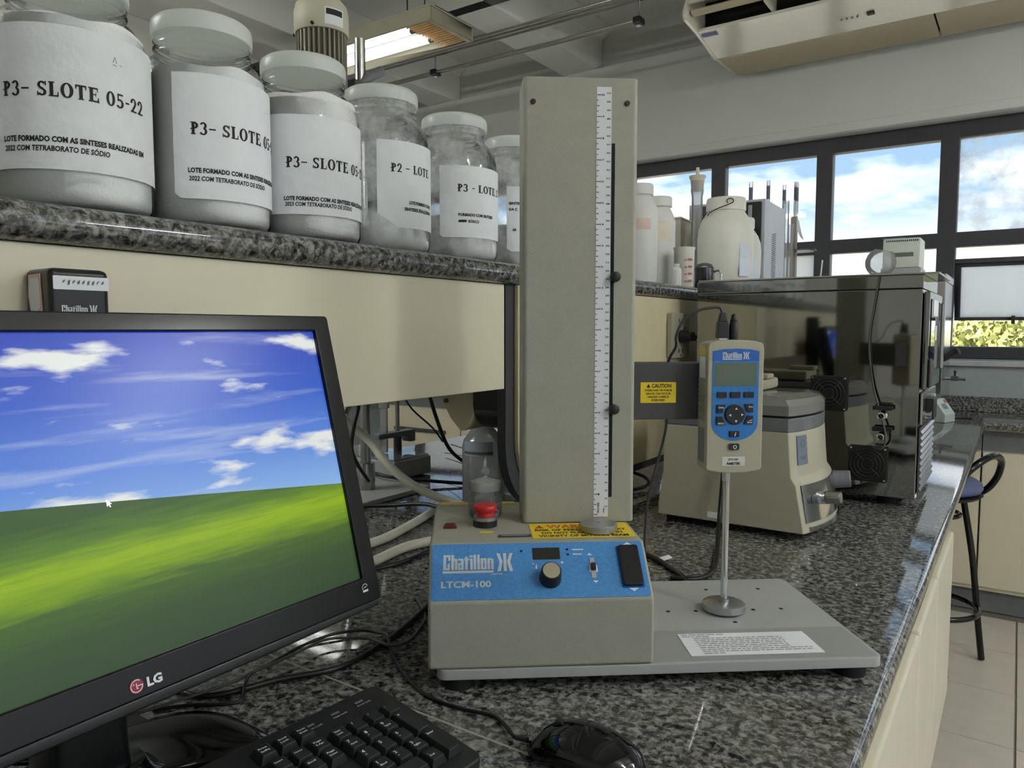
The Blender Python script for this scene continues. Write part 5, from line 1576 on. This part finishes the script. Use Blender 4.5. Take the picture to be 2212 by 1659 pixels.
MB().lathe_dir([(.0058, 0), (.0075, .006), (.0100, .040), (.0100, .046), (.004, .050)], (fx + .013, .280, .3185), (.84, 0, .54), 16, cap0=True, cap1=True).build('lever_grip', BLACK, t)
pl = fy(.016, .305, .185, .255, 0, .006).build('lower_panel', STEELB, t, bevel=.002)
fy(.075, .150, .192, .240, .0062, .022).build('switch_box', BLACK, pl, bevel=.002)
fy(.158, .190, .196, .244, .0062, .016).build('white_module', LGREY, pl, bevel=.002)
MB().cyl((fx + .006, .055, .205), (fx + .020, .055, .205), .009, n=16).build('dial', CHROME, pl, bevel=.001)
fy(.016, .305, .028, .178, 0, .002).build('louvre_back', EDGEB, t)
sm = None
for k in range(10):
    z = .0400 + k * .0142
    sl = MB().prism([(fx + .0021, z + .0018), (fx + .0062, z - .0032), (fx + .0070, z - .0026), (fx + .0030, z + .0028), (fx + .0021, z + .0030)], .022, .300, lambda a, b, h: (a, h, b))
    if sm is None:
        sm = sl.build('louvre_slat', STEELB, t, smooth=False)
        z_first = z
    else:
        o = sm.copy(); COL.objects.link(o); o.location = (0, 0, z - z_first)
cable('oven_lead', 'thin grey lead hanging down the mirror side of the steel oven past its valves', [(-.262, 1.818, 1.362), (-.270, 1.820, 1.30), (-.278, 1.820, 1.22), (-.266, 1.815, 1.12), (-.236, 1.795, 1.02), (-.240, 1.79, .985), (-.262, 1.80, .985)], .0022, CABLEG)

t = thing('steel_cabinet', 'second stainless steel cabinet standing against the windows behind the oven', 'cabinet', (-.74, 3.75, B))
MB().box(0, .463, 0, .40, .012, .605).build('cabinet', STEELB, t, bevel=.003)
MB().box(-.004, .467, -.004, .404, .6055, .640).build('top_cover', STEELB, t, bevel=.006)
for x, y in ((.04, .04), (.42, .04), (.04, .36), (.42, .36)):
    MB().cyl((x, y, .0005), (x, y, .0118), .018, n=12).build('foot', RUBBER, t)
n_ = MB().cyl((.4632, .25, .168), (.535, .25, .168), .0085, n=14).cyl((.535, .25, .168), (.540, .25, .168), .011, n=14).build('tap_nozzle', CHROME, t)
MB().box(.482, .512, .238, .262, .157, .179).build('tap_body', DGREY, n_, bevel=.003)
MB().cyl((.497, .25, .179), (.497, .25, .196), .0042, n=10).sphere((.497, .25, .199), .0065).build('tap_knob', BLACK, n_)
MB().cyl((.30, .03, .6401), (.30, .03, .655), .004, n=10).sphere((.30, .03, .660), .010, sc=(1, 1, .6)).build('top_knob', CHROME, t)

t = thing('controller_box', 'small pale green wedge-shaped control box on the worktop beside the steel cabinet', 'control box', (-.275, 3.66, B), radians(-18))
MB().prism([(-.035, .0005), (.045, .0005), (.045, .035), (.000, .098), (-.035, .098)], -.05, .05, lambda a, b, h: (a, h, b)).build('case', mat('pale_green_plastic', (176, 190, 182), .4), t, bevel=.003)
wq = lambda s_, y, e: (.045 - .045 * s_ + e * .81, y, .035 + .063 * s_ + e * .58)
b_ = MB()
b_.add([wq(s_, y, .0012) for s_, y in ((.35, -.022), (.35, .018), (.68, .018), (.68, -.022))], [(0, 1, 2, 3)])
b_.build('display', DISP, t, smooth=False)
b_ = MB(); b_.add([wq(s_, y, .0012) for s_, y in ((.70, .020), (.70, .040), (.92, .040), (.92, .020))], [(0, 1, 2, 3)])
b_.build('red_key', REDP, t, smooth=False)
cable('device_lead', 'short black lead behind the small pale green control box', [(-.25, 3.74, zc + .02), (-.235, 3.80, zc + .005), (-.20, 3.83, zc + .004), (-.16, 3.84, zc + .004)], .0045)

# bowl and instrument on top of the oven
t = thing('glass_bowl', 'tilted clear glass bowl resting on top of the steel oven', 'glass bowl', (-.2885, 1.955, B + ht + .0042))
st = MB()
bp_ = []
for k in range(13):
    a = -pi / 2 + (pi * .80) * k / 12
    bp_.append((max(.0005, .0335 * cos(a)), .0345 + .0345 * sin(a)))
st.lathe(bp_, 32)
st.xf(Matrix.Translation((0, 0, .001)) @ Matrix.Rotation(radians(14), 4, 'Y'))
st.build('bowl', glass_mat('bowl_glass', haze=.42, dark=.35, tint=(.92, .94, .95)), t, ang=80)
rm = MB(); r_ = bp_[-1]
rm.tube([(r_[0] * cos(2 * pi * k / 30), r_[0] * sin(2 * pi * k / 30), r_[1]) for k in range(30)], .0011, 6, 1, closed=True)
rm.xf(Matrix.Translation((0, 0, .001)) @ Matrix.Rotation(radians(14), 4, 'Y'))
rm.build('rim', LABGLASS, t)
t = thing('watch_glass', 'shallow watch glass lying beside the bowl on the steel oven', 'glass dish', (-.342, 1.93, B + ht + .0042))
MB().lathe([(.004, .0008), (.018, .0016), (.028, .0055), (.0285, .006)], 30).build('dish', LABGLASS, t, ang=80)
t = thing('instrument_box', 'small white vented instrument box on the steel oven behind the bowl', 'instrument', (-.240, 2.03, B + ht + .0042))
MB().box(-.046, .040, -.03, .07, .0005, .0235).build('base_unit', LGREY, t, bevel=.002)
bx = MB().box(-.043, .037, -.028, .068, .024, .094).build('case', mat('pale_green_white_case', (206, 212, 202), .45), t, bevel=.003)
vt = MB()
for k in range(14):
    vt.box(-.018 + k * .0030, -.0165 + k * .0030, -.0287, -.0282, .050, .060)
for k in range(16):
    vt.box(-.036 + k * .0044, -.0338 + k * .0044, -.0287, -.0282, .086, .090)
vt.build('vent_slots', DARKIN, bx, smooth=False)
MB().box(-.047, .002, -.022, .06, .0942, .0966).build('lid_plate', MGREY, t, bevel=.001)
MB().cyl((-.010, -.029, .0035 + .002), (-.003, -.0302, .0055), .003, n=8).build('side_screw', BLACK, t)

# ================================================================ bottles and glassware on the far part of the shelf
def at_shelf(x, y): return (x, y, JZ)
def bottle(name, label, x, y, r, h, neck, m, group=None, capm=None, cap_r=None):
    t = thing(name, label, 'bottle', at_shelf(x, y), group=group)
    MB().lathe([(0, .0006), (r * .88, .0006), (r * .97, r * .06), (r, r * .16), (r, h * .72), (r * .97, h * .76), (r * .86, h * .81), (neck * 1.08, h * .865), (neck, h * .88), (neck, h * .90)], 36, cap1=True).build('body', m, t, ang=50)
    cr = cap_r or neck * 1.16
    MB().lathe([(cr, h * .895), (cr, h * .985), (cr * .94, h), (0, h)], 28, cap0=True).build('cap', capm or m, t, ang=40)
    return t
g_ = 'white polyethylene reagent bottles'
ba = bottle('plastic_bottle', 'taller white plastic bottle half hidden by the ruled column', -.885, 1.925, .0485, .283, .030, HDPEW, g_)
bottle('plastic_bottle', 'white plastic bottle just right of the ruled column, faded orange label', -.905, 2.098, .0490, .275, .033, HDPEW, g_)
p_ = patch(-115, -20, .14, .20, .0488); p_.build('faded_label', mat('faded_orange_label', (226, 214, 196), .6, var=.05), bpy.data.objects['plastic_bottle.001'], smooth=True)
p_ = patch(-95, -30, .155, .185, .0486); p_.build('faded_label', mat('faded_red_print', (220, 196, 184), .6, var=.05), ba, smooth=True)
bottle('small_bottle', 'small white bottle squeezed between the tall bottle and the red-printed beaker', -.785, 1.945, .0135, .062, .007, HDPEW)
t = thing('plastic_beaker', 'white plastic beaker with red graduation marks below the glass cylinder', 'beaker', at_shelf(-.805, 2.050))
MB().lathe([(0, .0008), (.0260, .0008), (.0275, .004), (.0290, .108), (.0312, .114), (.0314, .117), (.0290, .117), (.0275, .106), (.0265, .006), (0, .003)], 36).build('cup', HDPE, t, ang=50)
tx = MB()
for k, s_ in enumerate(('200', '300', '400', '500')):
    put_text(tx, s_, wrap(.0298, radians(-48)), .0062, 0, .018 + k * .020, w=.015, bold=.03)
    w_ = wrap(.0298, radians(-66)); tx.add([w_(a, b + .018 + k * .020) for a, b in ((0, 0), (.007, 0), (.007, .003), (0, .003))], [(0, 1, 2, 3)])
tx.build('graduations', mat('red_print', (196, 84, 66), .6), t, smooth=False)
t = thing('glass_cylinder', 'tall stoppered glass cylinder rising in front of the first window mullion', 'glass cylinder', at_shelf(-1.0, 2.665))
t.scale = (1.05, 1.05, 1.05)
MB().lathe([(.034, .0006), (.036, .006), (.014, .014), (.0185, .030), (.0190, .350), (.0225, .372), (.0215, .385), (.0240, .405)], 28).build('tube', glass_mat('cylinder_glass', tint=(.97, .975, .98), haze=.5, dark=.25), t, ang=60)
MB().lathe([(.0180, .372), (.0205, .400), (.0290, .418), (.0290, .423), (.008, .425), (.0055, .432), (.0055, .452), (0, .453)], 24, cap0=True).build('stopper', mat('cream_stopper', (205, 200, 180), .5), t, ang=40)
t = thing('carton', 'plain beige carton behind the white bottles', 'carton', at_shelf(-1.130, 2.74), radians(4))
MB().box(-.07, .07, -.10, .075, .0005, .292).build('box', mat('beige_card', (186, 182, 166), .8), t, bevel=.003)
MB().box(-.071, .071, -.101, .0755, .2925, .300).build('lid_flap', mat('beige_card', (186, 182, 166), .8), t, bevel=.002)
t = thing('steel_mug', 'dark steel mug with a glass wall beside the big white jug', 'mug', at_shelf(-.815, 2.245))
MB().lathe([(0, .0006), (.028, .0006), (.030, .004), (.030, .072), (.0285, .073), (.0280, .006), (0, .004)], 30).build('mug', mat('dark_steel', (92, 94, 96), .2, metal=.9), t, ang=40)
MB().tube([(.028, .004, .060), (.044, .006, .064), (.050, .008, .045), (.046, .006, .022), (.029, .004, .012)], .0035, 8).build('handle', CHROME, t)
MB().lathe([(.0285, .0735), (.022, .084), (.010, .088), (0, .089)], 24).build('dome', LABGLASS, t, ang=60)
def jug(label, x, y, s_, wire):
    t = thing('plastic_jug', label, 'jug', at_shelf(x, y), group='big round white jugs')
    r = .0935 * s_
    MB().lathe([(0, .0006), (r * .80, .0006), (r * .84, .010 * s_), (r * .84, .030 * s_), (r * .90, .040 * s_), (r * .985, .10 * s_), (r, .160 * s_), (r, .197 * s_), (r * .985, .200 * s_), (r * .985, .204 * s_), (r * .97, .222 * s_), (r * .86, .252 * s_), (r * .72, .272 * s_), (r * .66, .280 * s_), (r * .66, .284 * s_)], 44, cap1=True).build('body', HDPE, t, ang=25)
    MB().lathe([(r * .70, .283 * s_), (r * .70, .318 * s_), (r * .67, .326 * s_), (0, .327 * s_)], 40, cap0=True).build('lid', HDPE, t, ang=35)
    patch(-42, -14, .06 * s_, .165 * s_, r * 1.003).build('label_patch', mat('pale_blue_label', (214, 224, 236), .5), t)
    if wire:
        a = radians(-75)
        wv = MB()
        pts = [((r * .71 + .012 * max(0, sin((q) * .5))) * cos(a - radians(62) + radians(11) * q), (r * .71 + .012 * max(0, sin(q * .5))) * sin(a - radians(62) + radians(11) * q), .262 * s_ + .0055 * q) for q in range(8)]
        cx_, cy_, cz_ = pts[-1]
        dx, dy = -sin(a + .25), cos(a + .25)
        for k in range(1, 10):
            A = 2 * pi * k / 10
            pts.append((cx_ + dx * .011 * sin(A) + .004 * cos(a), cy_ + dy * .011 * sin(A) + .004 * sin(a), cz_ + .010 * (1 - cos(A)) * .8))
        wv.tube(pts, .0016, 6, 4).build('wire_handle', BLACK, t, ang=80)
    return t
jug('big round white plastic jug with a wire handle, standing before the oven top', -.845, 2.525, 1.0, True)
jug('second round white jug partly behind the first, beside the vented box', -.885, 2.785, .90, False)
t = thing('vented_box', 'pale grey equipment box with slanted vent slots and black front, on the shelf', 'equipment', at_shelf(-.825, 2.92), radians(2))
MB().box(-.30, 0, .0, .335, .0005, .383).build('case', EQUIP, t, bevel=.003)
MB().box(-.285, -.012, -.014, -.0005, .015, .372).build('black_front', BLACK, t, bevel=.003)
MB().box(-.060, -.045, -.020, -.0145, .03, .36).build('front_strip', LGREY, t, bevel=.002)
vt = MB()
for k in range(22):
    z = .075 + k * .0085
    vt.prism([(.115, z), (.180, z + .014), (.180, z + .018), (.115, z + .004)], .0002, .0009, lambda a, b, h: (h, a, b))
vt.build('vent_slots', INKG, t, smooth=False)

# glass pipettes and tubes in a wooden clamp rack
t = thing('pipette_rack', 'pale wooden upright with round clear shelf holding glass pipettes before the window', 'rack', at_shelf(-.87, 3.54))
MB().box(-.012, .012, -.010, .010, .0005, .395).build('upright', WOOD, t, bevel=.002)
MB().lathe([(0, .235), (.062, .235), (.064, .239), (.062, .242), (0, .242)], 36, (.035, .0, 0)).build('round_shelf', glass_mat('amber_acrylic', tint=(.85, .78, .6), dark=.3, haze=.25), t, ang=40)
MB().lathe([(0, .0006), (.085, .0006), (.085, .008), (0, .0085)], 36, (.0, .03, 0)).build('base', LGREY, t, ang=40)
MB().prism([(.010, .34), (.030, .30), (.045, .285), (.034, .32), (.022, .375), (.010, .385)], -.002, .0, lambda a, b, h: (a, h, b)).build('paper_flag', PAPER, t)
def pipette(label, x, y, z0, ln, r, m=LABGLASS, mark=True):
    t = thing('glass_pipette', label, 'pipette', (x, y, z0), group='glass pipettes standing before the window')
    MB().lathe([(r * .3, 0), (r, .04), (r, ln)], 14).build('glass_tube', m, t, ang=60)
    if mark:
        MB().lathe([(r * 1.03, ln - .085), (r * 1.03, ln - .025)], 14).build('colour_band', mat('dark_print_band', (90, 96, 110), .5), t)
    return t
PG = glass_mat('pipette_glass', tint=(.94, .95, .97), dark=.3, haze=.35)
pipette('leftmost glass pipette tip showing above the vented box', -1.005, 3.33, JZ + .006, .525, .0085, PG)
pipette('second glass pipette tip showing above the vented box', -1.005, 3.60, JZ + .006, .575, .0085, PG)
pipette('glass pipette with its band just right of the vented box', -.925, 3.575, JZ + .0092, .54, .0080, PG)
pipette('tall glass pipette next to the wooden upright, left side', -.905, 3.70, JZ + .006, .575, .0080, PG)
pipette('tall glass pipette right of the wooden upright', -.885, 3.64, JZ + .006, .56, .0080, PG)
pipette('wide glass tube standing close to the vented box', -.872, 3.40, JZ + .006, .44, .0150, PG, False)
pipette('shorter wide glass tube between the pipettes', -.862, 3.46, JZ + .006, .345, .0130, PG, False)
t = thing('white_jar', 'small white container beside the wooden upright before the window', 'container', at_shelf(-.785, 3.70))
MB().lathe([(0, .0006), (.042, .0006), (.044, .004), (.044, .085), (.041, .090), (0, .090)], 32).build('body', HDPE, t, ang=40)
MB().lathe([(.046, .0905), (.046, .104), (.043, .107), (0, .107)], 32, cap0=True).build('lid', HDPE, t, ang=40)
t = thing('glass_rod', 'short thin glass rod standing on the oven top before the mullion', 'rod', (-.402, 1.90, B + ht + .0042))
MB().cyl((0, 0, .0003), (.003, 0, .040), .0016, n=8).sphere((.003, 0, .0405), .0022, n=8, m=6).build('rod', WHITE, t)

# ================================================================ overhead stirrer on its rod behind the jars
RX, RY = -1.285, 1.255
t = thing('overhead_stirrer', 'overhead stirrer motor with cream cap and grey fins on a steel rod behind the jars', 'stirrer motor', (RX, RY, B))
bpz = MB().box(-.16, .10, -.13, .12, .0005, .0125).build('base_plate', PLATE, t, bevel=.002)
MB().cyl((0, 0, .0126), (0, 0, 1.062), .0125, n=20).build('rod', STEELROD, t)
MB().lathe([(.0215, .0126), (.0215, .075), (.0205, .077), (.0130, .077)], 28).build('collar', STEELROD, t, ang=40)
mx_, my_, mz = .005, -.118, .885
fin = MB()
for k in range(30):
    a = 2 * pi * k / 30
    c_, s_ = cos(a), sin(a)
    q = [(.040, -.0022), (.0535, -.0019), (.0535, .0019), (.040, .0022)]
    fin.prism([(mx_ + r * c_ - w * s_, my_ + r * s_ + w * c_) for r, w in q], mz - .02, mz + .145)
fin.lathe([(.0425, mz - .02), (.0425, mz + .145)], 30, (mx_, my_, 0), cap0=True, cap1=True)
fin.build('finned_housing', MOTORG, t, smooth=False)
cpn = MB().lathe([(.0560, mz + .1455), (.0580, mz + .148), (.0580, mz + .190), (.0545, mz + .206), (.0440, mz + .217), (.0, mz + .220)], 40, (mx_, my_, 0), cap0=True).build('cap', MOTORC, t, ang=40)
pp = patch(-35, 8, mz + .152, mz + .187, .0584).xf(Matrix.Translation((mx_, my_, 0))).build('rating_label', PAPER, cpn)
pk = patch(-32, 5, mz + .172, mz + .184, .0588).xf(Matrix.Translation((mx_, my_, 0))).build('label_band', INK, cpn)
for a in (-150, -60):
    MB().cyl((mx_ + .0575 * cos(radians(a)), my_ + .0575 * sin(radians(a)), mz + .151), (mx_ + .063 * cos(radians(a)), my_ + .063 * sin(radians(a)), mz + .151), .0035, n=8).build('cap_screw', BLACK, cpn)
MB().prism([(mx_ - .075, my_ - .05), (mx_ + .05, my_ - .05), (mx_ + .05, my_ + .055), (mx_ - .075, my_ + .055)], mz - .065, mz - .0205).build('gear_case', MOTORC, t, bevel=.006)
MB().box(-.018, .018, -.075, .018, mz - .055, mz - .025).build('boss', DGREY, t, bevel=.003)
MB().box(-.018, .030, -.046, .020, .930, .958).build('clamp_boss', DGREY, t, bevel=.004)
MB().lathe_dir([(.005, 0), (.0055, .03), (.0095, .045), (.0125, .095), (.0120, .10), (0, .102)], (.020, -.040, .944), (.05, .84, .54), 16, cap0=True).build('clamp_handle', MGREY, t, ang=40)
MB().cyl((mx_, my_, mz - .0655), (mx_, my_, mz - .17), .006, n=12).build('drive_shaft', STEELROD, t)
MB().cyl((.0, .0, mz + .005), (.014, .0, mz + .005), .016, n=14).build('clamp_nut', DGREY, t, bevel=.002)

# stirrer box with its thin rod and clamp arm
SX, SY = -1.45, 1.475
t = thing('magnetic_stirrer', 'low white magnetic stirrer box with a thin rod behind the thick steel rod', 'stirrer', (SX, SY, B))
MB().box(-.15, .13, -.085, .06, .004, .052).build('case', LGREY, t, bevel=.004)
MB().box(-.145, .125, -.08, .055, .0523, .0575).build('glass_top', glass_mat('stirrer_plate_glass', tint=(.8, .86, .88), refl=1.6, haze=.5), t, bevel=.001)
MB().cyl((.02, .045, .0576), (.02, .045, .47), .0062, n=14).build('thin_rod', STEELROD, t)
MB().cyl((.02, .045, .0576), (.02, .045, .095), .0115, n=16).build('rod_nut', DGREY, t)
am = MB().prism([(-.035, .078), (.060, .078), (.060, .112), (.046, .112), (.040, .093), (-.035, .093)], -.016, .016, lambda a, b, h: (.02 + h, .045 + a * 1.55 - .035, .190 - b + .0)).build('clamp_arm', MGREY, t, bevel=.003)
for x, y in ((-.12, -.06), (.10, -.06), (-.12, .04), (.10, .04)):
    MB().cyl((x, y, .0003), (x, y, .0038), .010, n=10).build('foot', RUBBER, t)
t = thing('burette', 'clear glass burette tube with a dark green clamp hanging over the stirrer box', 'burette', (-1.425, 1.462, B + .060))
MB().lathe([(.0095, .0), (.0105, .004), (.0105, .120), (.0150, .122), (.0150, .136), (.0085, .139), (.0070, .165)], 18, cap0=True).build('tube', glass_mat('burette_glass', haze=.5, dark=.3), t, ang=60)
MB().lathe([(.009, .166), (.0125, .170), (.0125, .195), (.007, .199), (.0115, .203), (.0115, .285), (.008, .288)], 16, cap0=True, cap1=True).build('stopcock', GREENM, t, ang=40)
MB().cyl((.0, -.045, .196), (.0, .018, .196), .0035, n=8).sphere((0, -.047, .196), .006).build('wing_screw', MGREY, t)
t = thing('slanted_tube', 'grey tube leaning beside the thick steel rod near the monitor edge', 'tube', (-1.52, 1.31, B))
MB().cyl((.0, .0, .008), (-.0, .24, .40), .012, n=14).build('tube', STEELROD, t)
MB().lathe([(.028, .0005), (.028, .006), (.014, .0085)], 18, (.0, .0, 0), cap0=True, cap1=True).build('foot', RUBBER, t)

# bottles behind the test stand
t = thing('solvent_bottle', 'clear plastic bottle with grey shoulder label behind the weighing jar', 'bottle', (-.985, 1.325, B))
MB().lathe([(0, .0008), (.045, .0008), (.048, .004), (.048, .135), (.044, .150), (.028, .172), (.018, .180), (.018, .205)], 32).build('body', glass_mat('clear_pet', tint=(.98, .985, .985), haze=.55, dark=.12), t, ang=50)
MB().lathe([(.020, .2055), (.020, .232), (.018, .235), (0, .235)], 20, cap0=True).build('cap', LGREY, t, ang=40)
patch(-112, -28, .118, .150, .0486).build('blue_label', mat('grey_blue_label', (176, 190, 200), .5), t)
patch(-112, -28, .122, .128, .0490).build('label_print', INKG, t)
t = thing('grey_canister', 'translucent grey plastic canister beside the service pod behind the column', 'canister', (-.98, 1.445, B), radians(12))
MB().taper(-.055, .055, -.06, .065, .0008, .130, .004, .004, .004).build('body', glass_mat('grey_translucent_plastic', tint=(.8, .82, .82), haze=.7, dark=.3), t, bevel=.006)
MB().box(-.057, .057, -.062, .067, .1305, .142).build('lid', LGREY, t, bevel=.004)

# ================================================================ bar stool
t = thing('bar_stool', 'black tube bar stool with slate blue round seat under the bench end', 'stool', (-.249, 3.165, 0), -radians(22))
MB().lathe([(0, .642), (.130, .642), (.155, .650), (.163, .665), (.158, .684), (.140, .695), (.090, .700), (0, .701)], 44).build('seat', SEATB, t, ang=60)
MB().lathe([(0, .622), (.120, .622), (.150, .628), (.164, .640), (.160, .6415), (0, .6415)], 40).build('seat_pan', BLACK, t, ang=40)
hp = [(.02, -.158, .615), (.085, -.150, .640), (.140, -.125, .705), (.178, -.085, .765), (.196, -.02, .795), (.198, .04, .795), (.188, .100, .765), (.158, .140, .700), (.110, .152, .640), (.03, .160, .612)]
MB().tube(hp, .0125, 12, 6).build('back_hoop', GLOSSB, t, ang=80)
for sx, sy in ((1, 1), (1, -1), (-1, -1), (-1, 1)):
    MB().tube([(sx * .075, sy * .075, .622), (sx * .105, sy * .10, .40), (sx * .122, sy * .120, .18), (sx * .137, sy * .137, .004)], .0115, 12, 4).build('leg', GLOSSB, t, ang=80)
rp = [(.164 * cos(2 * pi * k / 28), .164 * sin(2 * pi * k / 28), .205) for k in range(28)]
MB().tube(rp, .0105, 10, 1, closed=True).build('foot_ring', GLOSSB, t, ang=80)
rp = [(.092 * cos(2 * pi * k / 24), .092 * sin(2 * pi * k / 24), .560) for k in range(24)]
MB().tube(rp, .0085, 10, 1, closed=True).build('upper_ring', GLOSSB, t, ang=80)
